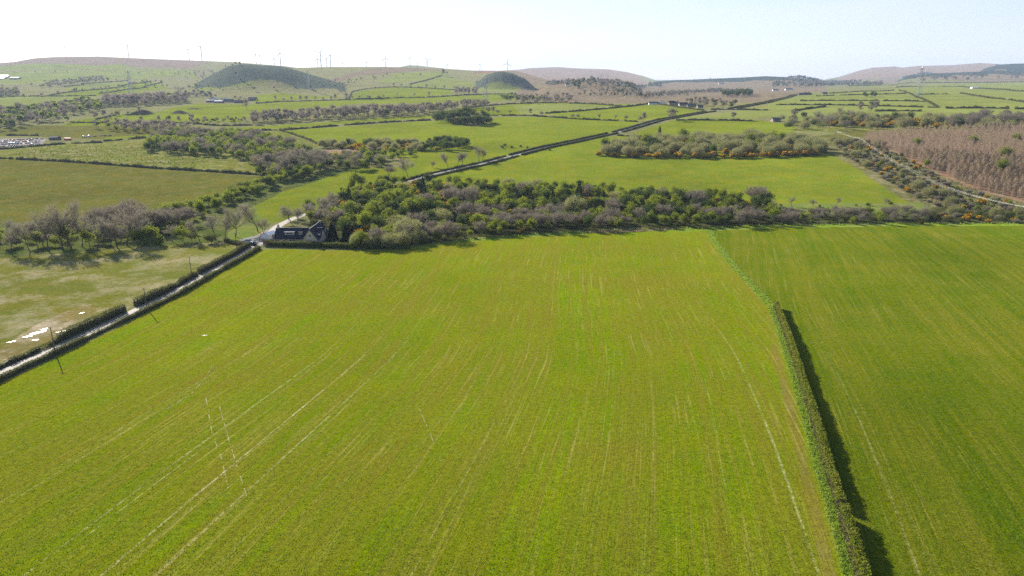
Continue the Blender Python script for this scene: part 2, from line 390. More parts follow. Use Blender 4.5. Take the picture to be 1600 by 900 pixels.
FIELDS = [
 # far hills (painter's order, farthest first)
 (HILLG, [(-900, 118), (0, 99), (120, 87), (380, 95), (470, 104), (300, 112), (-900, 150)]),
 (MOORG, [(-900, 119), (300, 108), (470, 104), (820, 108), (1030, 120), (1030, 170), (800, 165), (400, 150), (-900, 160)]),
 (HILLP, [(740, 117), (760, 108), (880, 103), (960, 107), (1035, 127), (900, 124), (810, 112.5)]),
 (MOOR, [(800, 112), (900, 124), (1030, 128), (1290, 130), (1290, 150), (1180, 160), (1040, 160), (900, 163), (800, 150)]),
 (HILLP, [(1275, 127), (1350, 103), (1540, 96), (2300, 100), (2300, 124), (1350, 124)]),
 (FORE, [(1020, 127), (1200, 118), (1280, 124.5), (1290, 131), (1160, 128), (1090, 128)]),
 (FORE, [(1410, 119), (1450, 112), (1550, 108), (1560, 98), (2300, 96), (2300, 122), (1560, 116), (1420, 121)]),
 (MOOR, [(1380, 121), (1700, 112), (2300, 112), (2300, 130), (1600, 129), (1340, 131)]),
 (MOOR, [(440, 106), (600, 105), (700, 110), (640, 112), (560, 118), (540, 125), (470, 120)]),
 # left slopes
 (PASTL, [(-900, 112), (30, 101), (140, 102), (195, 106), (140, 108), (-900, 124)]),
 (PASTL, [(150, 103), (190, 99), (210, 108), (160, 109)]),
 (PASTL, [(-900, 126), (100, 110), (300, 110), (330, 118), (200, 122), (60, 130), (-900, 150)]),
 (PASTL, [(105, 136), (155, 129), (232, 126), (252, 129), (155, 140), (100, 142)]),
 (PAST, [(75, 150), (155, 140), (236, 127), (252, 129), (225, 139), (165, 148), (150, 150), (75, 151)]),
 (PAST, [(165, 148), (253, 129), (280, 131), (240, 141)]),
 (PASTL, [(-900, 154), (150, 150), (120, 160), (60, 164), (-900, 176)]),
 (PASTL, [(225, 141), (330, 128), (420, 133), (300, 146)]),
 (MOORG, [(290, 118), (440, 116), (560, 130), (540, 142), (300, 142), (225, 122)]),
 (PAST, [(400, 148), (440, 145), (540, 150), (500, 154), (440, 158), (395, 160)]),
 (PAST, [(545, 155), (555, 143), (612, 136), (700, 139), (712, 147), (640, 152)]),
 (PASTL, [(590, 128), (620, 114), (700, 112), (690, 120), (620, 130)]),
 (PASTL, [(625, 134), (690, 118), (800, 120), (850, 135), (800, 144), (712, 141)]),
 (PAST, [(395, 163), (440, 159), (545, 155), (650, 152), (800, 146), (850, 150), (740, 160), (560, 162), (430, 175), (390, 178)]),
 (PAST, [(125, 187), (235, 172), (250, 180), (180, 196), (90, 198)]),
 (PAST, [(200, 186), (310, 162), (400, 163), (395, 180), (380, 190), (310, 192)]),
 (OLIVE, [(-200, 212), (60, 196), (260, 196), (400, 206), (160, 218), (20, 212)]),
 (PAST, [(162, 215), (400, 198), (672, 180), (680, 184), (530, 194), (400, 203), (250, 212), (165, 219)]),
 (PAST, [(725, 170), (800, 163), (905, 160), (1000, 164), (880, 174), (850, 178), (800, 181), (768, 181)]),
 (PASTL, [(800, 165), (897, 162), (972, 168), (880, 175), (815, 180)]),
 (ROUGH, [(-900, 232), (0, 227), (160, 222), (250, 214), (400, 206), (440, 204), (500, 228), (420, 272), (400, 272), (325, 267), (100, 251), (-900, 240)]),
 (PAST, [(437, 204), (672, 189), (745, 198), (780, 183), (880, 183), (1000, 191), (960, 205), (850, 231), (800, 244), (660, 276), (640, 250), (560, 232), (500, 227), (478, 217)]),
 (PAST, [(850, 178), (972, 168), (1010, 163), (1060, 167), (1100, 172), (1060, 180), (1000, 189), (940, 187), (912, 186)]),
 (PASTL, [(1110, 180), (1200, 166), (1290, 167), (1237, 176), (1180, 186), (1060, 190), (1060, 184)]),
 (PAST, [(975, 213), (1055, 187), (1180, 187), (1245, 196), (1240, 215), (1000, 216)]),
 (PAST, [(655, 282), (700, 270), (760, 257), (800, 246), (850, 233), (900, 223), (940, 214), (975, 212), (1300, 242), (1450, 323), (1380, 322), (1200, 322), (1000, 310), (690, 286)]),
 (PASTL, [(1200, 160), (1260, 146), (1400, 138), (1600, 128), (2300, 128), (2300, 185), (1600, 176), (1500, 184), (1340, 182), (1235, 190), (1200, 185)]),
 (PASTL, [(1325, 135), (1600, 128), (2300, 129), (2300, 145), (1590, 144), (1480, 136)]),
 (ROUGH, [(1240, 190), (1330, 178), (1500, 184), (2300, 190), (2300, 205), (1340, 204), (1300, 207), (1240, 205)]),
 (OLIVE, [(1270, 214), (1340, 204), (2300, 204), (2300, 218), (1340, 218)]),
 (SCRUB, [(1290, 218), (1345, 214), (2300, 214), (2300, 360), (1600, 350), (1450, 330), (1300, 240), (1280, 226)]),
 (((.15, .10, .07), 0, .6, 0), [(1345, 226), (1400, 242), (1470, 274), (1530, 298), (1600, 316), (1800, 352), (2000, 300), (2000, 190), (1600, 199), (1450, 208), (1360, 212)]),
 # middle ground, left
 (OLIVE, [(-900, 246), (0, 249), (100, 253), (237, 264), (325, 269), (430, 277), (400, 290), (300, 320), (180, 345), (0, 362), (-900, 390)]),
 (PAST, [(385, 330), (430, 300), (520, 262), (640, 262), (600, 282), (540, 305), (480, 335), (420, 350), (380, 345)]),
 (PAST, [(580, 272), (640, 255), (740, 235), (800, 235), (670, 275), (620, 284)]),
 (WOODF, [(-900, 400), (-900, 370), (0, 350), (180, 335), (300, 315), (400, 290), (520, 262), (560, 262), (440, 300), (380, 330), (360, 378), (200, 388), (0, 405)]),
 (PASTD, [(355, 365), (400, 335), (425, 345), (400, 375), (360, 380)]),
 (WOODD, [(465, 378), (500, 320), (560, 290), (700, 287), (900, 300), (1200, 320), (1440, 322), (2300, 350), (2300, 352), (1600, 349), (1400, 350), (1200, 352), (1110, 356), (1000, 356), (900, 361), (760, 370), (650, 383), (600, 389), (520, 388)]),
 (PASTD, [(1200, 318), (1440, 316), (1460, 330), (1300, 335), (1190, 332)]),
 (BROWNB, [(905, 364), (1000, 358), (1050, 357), (1060, 359), (960, 366)]),
 (BROWNB, [(505, 234), (560, 232), (600, 240), (560, 246), (500, 240)]),
 # left stubble field
 (STUB, [(-900, 700), (-900, 420), (0, 403), (200, 388), (345, 378), (380, 379), (383, 386), (312, 421), (215, 476), (87, 530), (0, 574)]),
 (((.13, .12, .05), .2, .1, 1.0), [(-60, 582), (0, 545), (60, 505), (130, 476), (160, 484), (90, 527), (0, 566), (-60, 596)]),
 (YARD, [(395, 384), (380, 384), (375, 374), (400, 368), (430, 352), (444, 352), (436, 368), (425, 378), (412, 384)]),
 (YARD, [(-60, 233), (-60, 218), (60, 216), (75, 217), (66, 225), (0, 231)]),
]
def hedge_x(y):     # boundary hedge of the two crops, world x at world y
    return np.interp(y, _hy, _hx)
_hp = np.array([(1110, 358), (1120, 376), (1135, 396), (1160, 425), (1190, 455), (1212, 480), (1228, 520), (1248, 580), (1270, 650), (1293, 730), (1318, 810), (1345, 900), (1366, 980)], float)
_hxx, _hyy = at(_hp[:, 0], _hp[:, 1]); _o = np.argsort(_hyy); _hx, _hy = _hxx[_o], _hyy[_o]
_slp = (_hx[1] - _hx[0]) / (_hy[1] - _hy[0])
_hx = np.concatenate([[_hx[0] - _slp * 60], _hx]); _hy = np.concatenate([[_hy[0] - 60], _hy])

# the far edge of the crops
FAR_EDGE = [(-900, 760), (0, 600), (200, 505), (405, 391), (420, 389), (520, 391), (600, 391), (650, 385), (760, 372), (900, 363), (1000, 358), (1110, 357), (1200, 353), (1400, 350.5), (1600, 350), (2300, 352), (2300, 1300), (-900, 1300)]

rowsD = []
r_ = 1010.0
while True:
    v = (450 - r_) / FOC; s_ = (SP - v * CP) / (CP + v * SP)
    d_ = CAMH / s_
    if d_ > 420: break
    rowsD.append(d_); r_ -= 1.15
rowsD = np.concatenate([[20, 40], rowsD, np.exp(np.linspace(math.log(422), math.log(2600), 330)), np.exp(np.linspace(math.log(2620), math.log(14000), 200))])
rowsD = np.unique(rowsD)
cu = np.concatenate([np.linspace(-1.5, -.86, 30)[:-1], np.linspace(-.86, .86, 980), np.linspace(.86, 1.5, 30)[1:]])
UU, DD = np.meshgrid(cu, rowsD)
GX = (UU * DD).ravel(); GY = DD.ravel(); GZ = gh(GX, GY)
nr, ncu = DD.shape
ii = (np.arange(nr - 1)[:, None] * ncu + np.arange(ncu - 1)[None]).ravel()
quads = np.stack([ii, ii + 1, ii + 1 + ncu, ii + ncu], 1)
fcol = np.tile(np.array(MOORG[0]), (len(GX), 1)); par = np.zeros((len(GX), 3)); par[:, 1] = .5
def wob(x, y):
    return 1.2 * np.sin(x / 9.0 + y / 13) + .8 * np.sin(x / 3.1 - y / 4.7)
WX = GX + wob(GX, GY) * np.clip((GY - 350) / 400, 0, 1) * .8; WY = GY + wob(GY, GX) * np.clip((GY - 350) / 400, 0, 2) * .8
def paint(cls, poly):
    lo = poly.min(0); hi = poly.max(0)
    k = np.where((WX > lo[0]) & (WX < hi[0]) & (WY > lo[1]) & (WY < hi[1]))[0]
    k = k[inside(poly, WX[k], WY[k])]
    fcol[k] = cls[0]; par[k] = cls[1:4]; return k
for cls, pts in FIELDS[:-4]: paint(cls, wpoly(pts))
fe = wpoly(FAR_EDGE)
k = paint(CROP, fe)
kr = k[GX[k] > hedge_x(GY[k])]
fcol[kr] = CROP2[0]; par[kr] = CROP2[1:4]
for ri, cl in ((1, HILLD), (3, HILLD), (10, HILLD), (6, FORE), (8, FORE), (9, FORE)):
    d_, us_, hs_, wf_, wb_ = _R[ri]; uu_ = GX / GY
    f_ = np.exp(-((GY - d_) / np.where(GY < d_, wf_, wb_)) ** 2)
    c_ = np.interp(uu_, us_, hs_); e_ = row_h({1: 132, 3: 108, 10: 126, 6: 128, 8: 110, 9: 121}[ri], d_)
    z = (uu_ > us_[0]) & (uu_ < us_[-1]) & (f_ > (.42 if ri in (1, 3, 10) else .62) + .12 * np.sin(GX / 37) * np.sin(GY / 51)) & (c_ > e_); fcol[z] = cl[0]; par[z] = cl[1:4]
for ri in (1, 3, 10):
    pass
for mx, my, rx, ry, hh in MOUNDS[:3]:
    z = ((GX - mx) / rx) ** 2 + ((GY - my) / ry) ** 2 < 1; fcol[z] = (.050, .042, .036); par[z] = (0, .3, 0)
# bare headland strip and bright verge on the left side of the hedge
dh = GX - hedge_x(GY)
z = (dh < -.2) & (dh > -2.8) & (GY < 345); fcol[z] = (.12, .19, .008); par[z] = (.0, .5, 0)
z = (dh < -3.8) & (dh > -6.0) & (GY < 190); fcol[z] = (.125, .115, .020); par[z] = (1, 0, .06)
# verge outside the far edge
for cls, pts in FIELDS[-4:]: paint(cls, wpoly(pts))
z = (GX * 0 == 0) & (GY > 300) & (GY < 420)
pe = wpoly([(640, 386), (760, 371), (900, 362), (1000, 357), (1110, 356), (1200, 352), (1400, 349.5), (1600, 349), (2300, 350), (2300, 352), (1600, 352.5), (1400, 353), (1200, 357), (1110, 361), (1000, 361.5), (900, 366), (760, 375), (650, 388)])
kk = np.where(z)[0]; kk = kk[inside(pe, GX[kk], GY[kk])]; fcol[kk] = VERGE[0]; par[kk] = VERGE[1:4]
right = dh > 0
kcur = .24 - .075 * np.clip((GX + 60) / 110, 0, 1)
A = np.where(GY < 180, GY - 100, 80 + (GY - 180) * .62 + 60 * 0)
scoord = np.where(right, GX - .29 * (GY - 100), GX - kcur * A)
scoord = scoord + 1.2 * np.sin(GY / 38 + GX / 60)
lf = inside(wpoly(FIELDS[-4][1]), GX, GY); scoord = np.where(lf, GX * .2 + GY * .98 - 400, scoord)

def put_attr(me, name, typ, arr, dom='POINT'):
    a = me.attributes.new(name, typ, dom)
    if typ == 'FLOAT_COLOR':
        full = np.ones((len(arr), 4), np.float32); full[:, :3] = arr; a.data.foreach_set('color', full.ravel())
    else: a.data.foreach_set('vector', np.asarray(arr, np.float32).ravel())
gm = np_mesh('ground', np.stack([GX, GY, GZ], 1), [quads], [ground_material()], smooth=True)
put_attr(gm, 'fcol', 'FLOAT_COLOR', fcol); put_attr(gm, 'par', 'FLOAT_COLOR', par)
put_attr(gm, 'scoord', 'FLOAT_VECTOR', np.stack([scoord, GY, GX * 0], 1))
tag(link(bpy.data.objects.new('ground', gm)), 'rolling green farmland with sown fields and pastures rising to far hills', kind='structure')

# air: pale haze that the far hills fade into
hz = MB().box((0, 7000, 215), (46000, 16000, 500)).build('haze', bpy.data.materials.new('haze_air'))
tag(hz, 'thin pale sunlit haze in the air over the valley', kind='stuff')
hz.location.z = 0
hm = hz.data.materials[0]; hm.use_nodes = True; hn = hm.node_tree; hn.nodes.remove(hn.nodes['Principled BSDF'])
pv = hn.nodes.new('ShaderNodeVolumePrincipled'); pv.inputs['Color'].default_value = (.56, .72, 1, 1)
pv.inputs['Density'].default_value = 5.0e-5; pv.inputs['Anisotropy'].default_value = .12
hn.links.new(pv.outputs[0], hn.nodes['Material Output'].inputs['Volume'])

# ================================================================ ROADS
def resample(p, step):
    p = np.asarray(p, float); d = np.r_[0, np.cumsum(np.hypot(*np.diff(p, axis=0).T))]
    n = max(2, int(d[-1] / step) + 1); t = np.linspace(0, d[-1], n)
    return np.stack([np.interp(t, d, p[:, 0]), np.interp(t, d, p[:, 1])], 1)
def smooth(p, k=5):
    if len(p) < k + 2: return p
    q = p.copy(); w = np.ones(k) / k
    for c in (0, 1):
        e = np.pad(p[:, c], k // 2, 'reflect', reflect_type='odd'); q[:, c] = np.convolve(e, w, 'valid')
    return q
def normals(p):
    t = np.gradient(p, axis=0); t /= np.linalg.norm(t, axis=1, keepdims=True) + 1e-9
    return np.stack([-t[:, 1], t[:, 0]], 1)      # left of travel
def wpath(pts, step):
    return smooth(resample(wpoly(pts), step), 7)
def ribbon(name, p, offs, mat, lift, label):
    nm = normals(p); V = []; k = len(offs)
    for o in offs:
        q = p + nm * o; V.append(np.stack([q[:, 0], q[:, 1], np.maximum(gh(q[:, 0], q[:, 1]), gh(p[:, 0], p[:, 1]) - .3) + lift], 1))
    V = np.stack(V, 1).reshape(-1, 3); n = len(p)
    i = (np.arange(n - 1)[:, None] * k + np.arange(k - 1)[None]).ravel()
    me = np_mesh(name, V, [np.stack([i, i + 1, i + 1 + k, i + k], 1)[:, ::-1]], [mat], smooth=True)
    put_attr(me, 'scoord', 'FLOAT_VECTOR', np.stack([np.tile(offs, n), np.repeat(np.arange(n), k) * 1.0, np.zeros(n * k)], 1))
    return tag(link(bpy.data.objects.new(name, me)), label, kind='structure')
def road_mat(name, c, wear, grass=0.0):
    m, t, N, L, pb = nt(name)
    ge = N.new('ShaderNodeNewGeometry'); pos = ge.outputs['Position']
    st = N.new('ShaderNodeAttribute'); st.attribute_name = 'scoord'
    sv = N.new('ShaderNodeSeparateXYZ'); L.new(st.outputs['Vector'], sv.inputs[0])
    a = math_(N, L, 'ABSOLUTE', sv.outputs[0])
    n1 = noise(N, L, pos, .6, 5, .6); n2 = noise(N, L, pos, 9, 3)
    col = mixc(N, L, c, wear, ramp(N, L, n1, .35, .65))
    wh = math_(N, L, 'ABSOLUTE', math_(N, L, 'SUBTRACT', a, .85))
    col = mixc(N, L, col, tuple(x * 1.15 for x in wear), ramp(N, L, wh, .5, .1, 0, .6))
    if grass:
        g = math_(N, L, 'MULTIPLY', ramp(N, L, a, .34, .08), ramp(N, L, n1, .35, .55))
        col = mixc(N, L, col, (.11, .13, .05), math_(N, L, 'MULTIPLY', g, grass))
    ed = math_(N, L, 'MULTIPLY', ramp(N, L, a, 1.8, 2.4), ramp(N, L, n2, .35, .6))
    col = mixc(N, L, col, (.12, .13, .04), math_(N, L, 'MULTIPLY', ed, .6))
    L.new(col, pb.inputs['Base Color']); pb.inputs['Roughness'].default_value = .8
    bp = N.new('ShaderNodeBump'); bp.inputs['Strength'].default_value = .3; bp.inputs['Distance'].default_value = .03
    L.new(n2, bp.inputs['Height']); L.new(bp.outputs[0], pb.inputs['Normal'])
    return m
LANE = [(-160, 668), (0, 584), (87, 545), (150, 515), (215, 485), (275, 456), (325, 427), (375, 400), (395, 388), (410, 376), (424, 364), (434, 353), (459, 341), (480, 334)]
lane_p = wpath(LANE, 2.0)
ribbon('lane', lane_p, np.linspace(-2.4, 2.4, 7), road_mat('lane_tarmac', (.19, .16, .13), (.23, .20, .165), .35), .06, 'narrow pale grey farm lane between hedges running up to the farmhouse')
ROAD = [(640, 284), (660, 277), (700, 268), (760, 255), (800, 244), (850, 231), (900, 221), (940, 212), (960, 208), (1000, 197), (1032, 187.5), (1075, 180), (1112, 174), (1145, 170), (1175, 164.5), (1200, 160), (1240, 149), (1262, 145)]
road_p = wpath(ROAD, 6.0)
ribbon('main_road', road_p, np.linspace(-3.2, 3.2, 5), road_mat('road_asphalt', (.12, .12, .12), (.16, .16, .16)), .12, 'straight grey country road between dark hedges crossing the far pastures')

# crossing wheel marks in the main field
M_MUD = plain('pale_dry_mud', (.22, .21, .06), .9, nscale=1.5, amt=.3)
for pts_, sd_ in (([(322, 622), (332, 680), (345, 712), (362, 786)], 1), ([(342, 632), (360, 695), (373, 737), (388, 782)], 2), ([(652, 632), (668, 668), (690, 722)], 3), ([(332, 572), (322, 590), (300, 615), (260, 640)], 4)):
    q_ = resample(wpoly(pts_), .35); r_q = np.random.default_rng(sd_); V_ = []; c_n = 0
    nm_q = normals(q_); on = np.convolve(r_q.normal(size=len(q_)), np.ones(5) / 5, 'same') > -.05
    for i_ in np.where(on)[0][:-1]:
        if i_ + 1 >= len(q_): continue
        w_ = r_q.uniform(.05, .14)
        for p_, s_ in ((q_[i_], -1), (q_[i_ + 1], -1), (q_[i_ + 1], 1), (q_[i_], 1)):
            g_ = p_ + nm_q[i_] * w_ * s_; V_.append([g_[0], g_[1], float(gh(g_[0], g_[1])) + .05])
    me_ = np_mesh('wheel_track', V_, [np.arange(len(V_)).reshape(-1, 4)], [M_MUD])
    tag(link(bpy.data.objects.new('wheel_track', me_)), 'faint broken pale wheel mark curving across the drilled rows', kind='structure')
# ================================================================ VEGETATION
M_BARK = plain('bark', (.085, .07, .055), .9, nscale=2)
M_TWIG = leaf_mat('bare_twigs', (.23, .195, .155), (.26, .24, .16), .4, .5)
M_TWIGP = leaf_mat('plum_twigs', (.20, .165, .135), (.24, .21, .15), .4, .5)
M_LEAF = leaf_mat('spring_leaves', (.13, .165, .018), (.22, .26, .022), .65, .3)
M_DARK = leaf_mat('evergreen_leaves', (.050, .078, .018), (.11, .145, .026), .45, .3)
M_WILL = leaf_mat('grey_green_buds', (.23, .245, .085), (.27, .25, .12), .5, .25)
M_CONI = leaf_mat('conifer_needles', (.016, .028, .014), (.030, .048, .020), .15, .3)
M_GORS = leaf_mat('gorse_spines', (.040, .055, .015), (.070, .085, .022), .25, .4)
M_BLOS = leaf_mat('gorse_blossom', (.80, .40, .015), (.70, .46, .03), .45, .6)
M_LARC = leaf_mat('pinkish_brown_twigs', (.38, .275, .20), (.30, .25, .15), .45, .03, vary=.35)
M_HEDG = leaf_mat('hedge_leaves', (.085, .10, .028), (.14, .15, .035), .45, .25, vary=.3)
M_HEDB = leaf_mat('hedge_twigs', (.13, .10, .07), (.10, .11, .04), .3, .4, vary=.3)
M_TUFT = leaf_mat('verge_blades', (.20, .30, .03), (.26, .34, .05), .6, .3, vary=.1)
M_DEAD = leaf_mat('dead_stems', (.26, .21, .13), (.18, .15, .08), .35, .4, vary=.3)

def branches(r, h, spread, levels, n0, tilt=.6, fork=.3):
    """limb segments and twig tips of a leafless crown"""
    segs, tips = [], []
    def grow(p, d, L, rad, lv):
        n = 3; q = p
        for i in range(n):
            d = d + r.normal(0, .13, 3); d[2] += .05; d /= np.linalg.norm(d)
            q2 = q + d * L / n; segs.append((q, q2, rad * (1 - .22 * i), rad * (1 - .22 * (i + 1)), lv)); q = q2
            if lv < levels and i >= 1 or (lv < levels and lv > 0):
                for _ in range(2 if lv == 0 else 1):
                    a = r.uniform(0, 2 * math.pi); s = np.array([math.cos(a), math.sin(a), 0])
                    nd = d * (1 - tilt) + s * tilt * r.uniform(.8, 1.5) + np.array([0, 0, .25]); nd /= np.linalg.norm(nd)
                    grow(q, nd, L * r.uniform(.55, .78), rad * .5, lv + 1)
        if lv >= levels: tips.append((q, d))
        else:
            for _ in range(2):
                a = r.uniform(0, 2 * math.pi); s = np.array([math.cos(a), math.sin(a), .1])
                nd = d * .7 + s * .5; nd /= np.linalg.norm(nd); grow(q, nd, L * .68, rad * .5, lv + 1)
    for k in range(n0):
        a = r.uniform(0, 2 * math.pi); d = np.array([math.cos(a) * spread, math.sin(a) * spread, 1.0]); d /= np.linalg.norm(d)
        grow(np.zeros(3), d if n0 > 1 else np.array([.03, .02, 1.0]), h * .42, h * .021, 0)
    return segs, tips
def tubes(segs, n=4):
    V = []; F = []; c = 0
    an = np.arange(n) * 2 * math.pi / n; cs, sn = np.cos(an)[:, None], np.sin(an)[:, None]
    i = np.arange(n); j = (i + 1) % n; q = np.stack([i, j, j + n, i + n], 1)
    for p0, p1, r0, r1, lv in segs:
        d = p1 - p0; d = d / (np.linalg.norm(d) + 1e-9); a = np.array([0, 0, 1.]) if abs(d[2]) < .9 else np.array([1., 0, 0])
        e = np.cross(d, a); e /= np.linalg.norm(e); f = np.cross(d, e); ring = cs * e + sn * f
        V += [p0 + ring * r0, p1 + ring * r1]; F.append(q + c); c += 2 * n
    return np.concatenate(V), np.concatenate(F)
def bare_tree(seed, h=10, spread=.35, n0=1, ntw=2200, twig=M_TWIG, tw=.05, width=1.0):
    r = np.random.default_rng(seed)
    segs, tips = branches(r, h, spread, 3, n0)
    allp = np.array([s[1] for s in segs]); k = h / allp[:, 2].max() * .93
    segs = [(s[0] * k * [width, width, 1], s[1] * k * [width, width, 1], s[2], s[3], s[4]) for s in segs]
    big = [s for s in segs if s[4] <= 2]; V, F = tubes(big, 5)
    V[:, 2] -= .15
    t1 = np_mesh('trunk', V, [F], [M_BARK], smooth=True)
    fine = [s for s in segs if s[4] >= 2]
    P0 = np.array([s[0] for s in fine]); P1 = np.array([s[1] for s in fine])
    idx = r.integers(0, len(fine), ntw); f = r.uniform(0, 1, (ntw, 1)); B = P0[idx] * (1 - f) + P1[idx] * f
    d = (P1 - P0)[idx]; d /= np.linalg.norm(d, axis=1, keepdims=True) + 1e-9
    c0 = np.array([0, 0, h * .5]); out = B - c0; out /= np.linalg.norm(out, axis=1, keepdims=True) + 1e-9
    d = d * .5 + out * .6 + r.normal(0, .5, (ntw, 3)); d /= np.linalg.norm(d, axis=1, keepdims=True)
    L = r.uniform(.5, 1.5, ntw) * h / 10
    C = B + d * L[:, None] * .5
    V2, F2 = cards(C, L, r, tw * 10 / h / np.maximum(L, .3), d)
    Vf, Ff = tubes([s for s in segs if s[4] == 3], 3)
    V2 = np.concatenate([V2, Vf]); return t1, np_mesh('crown', V2, [F2, Ff + 4 * ntw], [twig])
def lobes(r, n, R, H, z0, flat=.8):
    out = []
    for i in range(n):
        a = r.uniform(0, 2 * math.pi); q = math.sqrt(r.uniform(0, 1)) * R * .62
        z = z0 + (H - z0) * r.uniform(.18, .78) * (1 - .35 * (q / R))
        s = r.uniform(.28, .46) * R
        out.append((np.array([math.cos(a) * q, math.sin(a) * q, z]), s, s * flat))
    return out
def leafy(seed, h=9, R=4, n=2600, leaf=.36, mat=M_LEAF, nl=13, z0=.18, name='crown', rag=.2):
    r = np.random.default_rng(seed)
    lb = lobes(r, nl, R, h, h * z0)
    lb.append((np.array([0, 0, h * .62]), R * .55, h * .28))
    per = n // len(lb); C = []; D = []
    for c, s, sz in lb:
        v = r.normal(size=(per, 3)); v /= np.linalg.norm(v, axis=1, keepdims=True)
        rad = (r.uniform(.55, 1, per) ** .5) * (1 + rag * np.sin(v[:, 0] * 5 + s * 9) * np.sin(v[:, 1] * 6 + v[:, 2] * 5)) * r.uniform(.85, 1.15, per)
        C.append(c + v * rad[:, None] * np.array([s, s, sz]))
    C = np.concatenate(C); C[:, 2] = np.maximum(C[:, 2], .15 * h * z0 + .1)
    V, F = cards(C, r.uniform(.6, 1.35, len(C)) * leaf, r, .75)
    crown = np_mesh(name, V, [F], [mat])
    segs, _ = branches(r, h * .95, .4, 1, 1 if h > 5 else 3); V, F = tubes(segs, 4); V[:, 2] -= .15
    return np_mesh('trunk', V, [F], [M_BARK], smooth=True), crown
def dome(seed, h=7, R=5, n=3400, mat=M_WILL, leaf=.55, asp=.16):
    """rounded bush of fine upright shoots"""
    r = np.random.default_rng(seed)
    lb = [(np.array([0, 0, h * .38]), R * .8, h * .58)] + [(np.array([math.cos(a) * R * .45, math.sin(a) * R * .45, h * .34]), R * .52, h * r.uniform(.36, .52)) for a in r.uniform(0, 6.28, 6)]
    C = []; D = []
    for c, s, sz in lb:
        m = n // len(lb) if s < R * .7 else n // 3
        v = r.normal(size=(m, 3)); v[:, 2] = np.abs(v[:, 2]) - .35; v /= np.linalg.norm(v, axis=1, keepdims=True)
        C.append(c + v * (r.uniform(.5, 1, m) ** .4)[:, None] * np.array([s, s, sz])); D.append(v + r.normal(0, .45, (m, 3)) + [0, 0, .3])
    C = np.concatenate(C); D = np.concatenate(D); C[:, 2] = np.maximum(C[:, 2], .2)
    V, F = cards(C, r.uniform(.6, 1.5, len(C)) * leaf, r, asp, D)
    V2, F2 = cards(C[::3] * .88, .4, r, .7)
    segs, _ = branches(r, h * .8, .8, 1, 4); Vt, Ft = tubes(segs, 4); Vt[:, 2] -= .15
    return np_mesh('trunk', Vt, [Ft], [M_BARK]), np_mesh('crown', np.concatenate([V, V2]), [F, F2 + len(V)], [mat])
def gorse(seed, h=2.8, R=2.8):
    r = np.random.default_rng(seed)
    lb = [(np.array([math.cos(a) * q, math.sin(a) * q, h * .3]), r.uniform(.7, 1.2), h * r.uniform(.45, .7)) for a, q in zip(r.uniform(0, 6.28, 8), r.uniform(0, R * .7, 8))]
    A = []; B = []
    for c, s, sz in lb:
        v = r.normal(size=(150, 3)); v[:, 2] = np.abs(v[:, 2]) - .25; v /= np.linalg.norm(v, axis=1, keepdims=True)
        p = c + v * np.array([s, s, sz]) * r.uniform(.8, 1.05, (150, 1)); A.append(p)
        bl = p[(v[:, 2] > .05) & (r.uniform(size=150) < .72)]; B.append(bl + [0, 0, .08])
    A = np.concatenate(A); B = np.concatenate(B); A[:, 2] = np.maximum(A[:, 2], .12)
    V, F = cards(A, r.uniform(.25, .55, len(A)), r, .5); W, E = cards(B, r.uniform(.25, .48, len(B)), r, .8)
    return np_mesh('foliage', V, [F], [M_GORS]), np_mesh('blossom', W, [E], [M_BLOS])
def conifer(seed, h=11, R=2.6, n=2600, mat=M_CONI, dense=False):
    r = np.random.default_rng(seed)
    z = (1 - np.sqrt(r.uniform(0, 1, n))) * .94 + .05
    lay = .5 + .5 * np.abs(np.sin(z * 38)) if not dense else 1.0
    a = r.uniform(0, 6.28, n); q = R * (1 - z) ** (.85 if not dense else .6) * lay * r.uniform(.45, 1.05, n) ** .5
    C = np.stack([np.cos(a) * q, np.sin(a) * q, z * h - q * .12], 1)
    D = np.stack([np.cos(a), np.sin(a), np.full(n, -.25 if not dense else .8)], 1) + r.normal(0, .3, (n, 3))
    V, F = cards(C, r.uniform(.4, .8, n), r, .4, D)
    m = MB().tube((0, 0, -.2), (0, 0, h * .96), .16, .03, 6)
    return m.mesh('trunk', M_BARK), np_mesh('crown', V, [F], [mat])
def larch(seed, h=7.5, n=420):
    r = np.random.default_rng(seed)
    z = r.uniform(.08, 1, n); a = r.uniform(0, 6.28, n); Lb = 2.4 * (1 - z) ** .6 + .3
    f = r.uniform(.1, 1, n) * Lb
    C = np.stack([np.cos(a) * f, np.sin(a) * f, z * h + f * .25], 1)
    D = np.stack([np.cos(a), np.sin(a), np.full(n, .5)], 1) + r.normal(0, .6, (n, 3))
    V, F = cards(C, r.uniform(.5, 1.1, n), r, .13, D)
    m = MB().tube((0, 0, -.2), (0, 0, h), .09, .015, 4)
    return m.mesh('trunk', plain_larch), np_mesh('crown', V, [F], [M_LARC])
plain_larch = plain('larch_stem', (.16, .13, .11), .8)
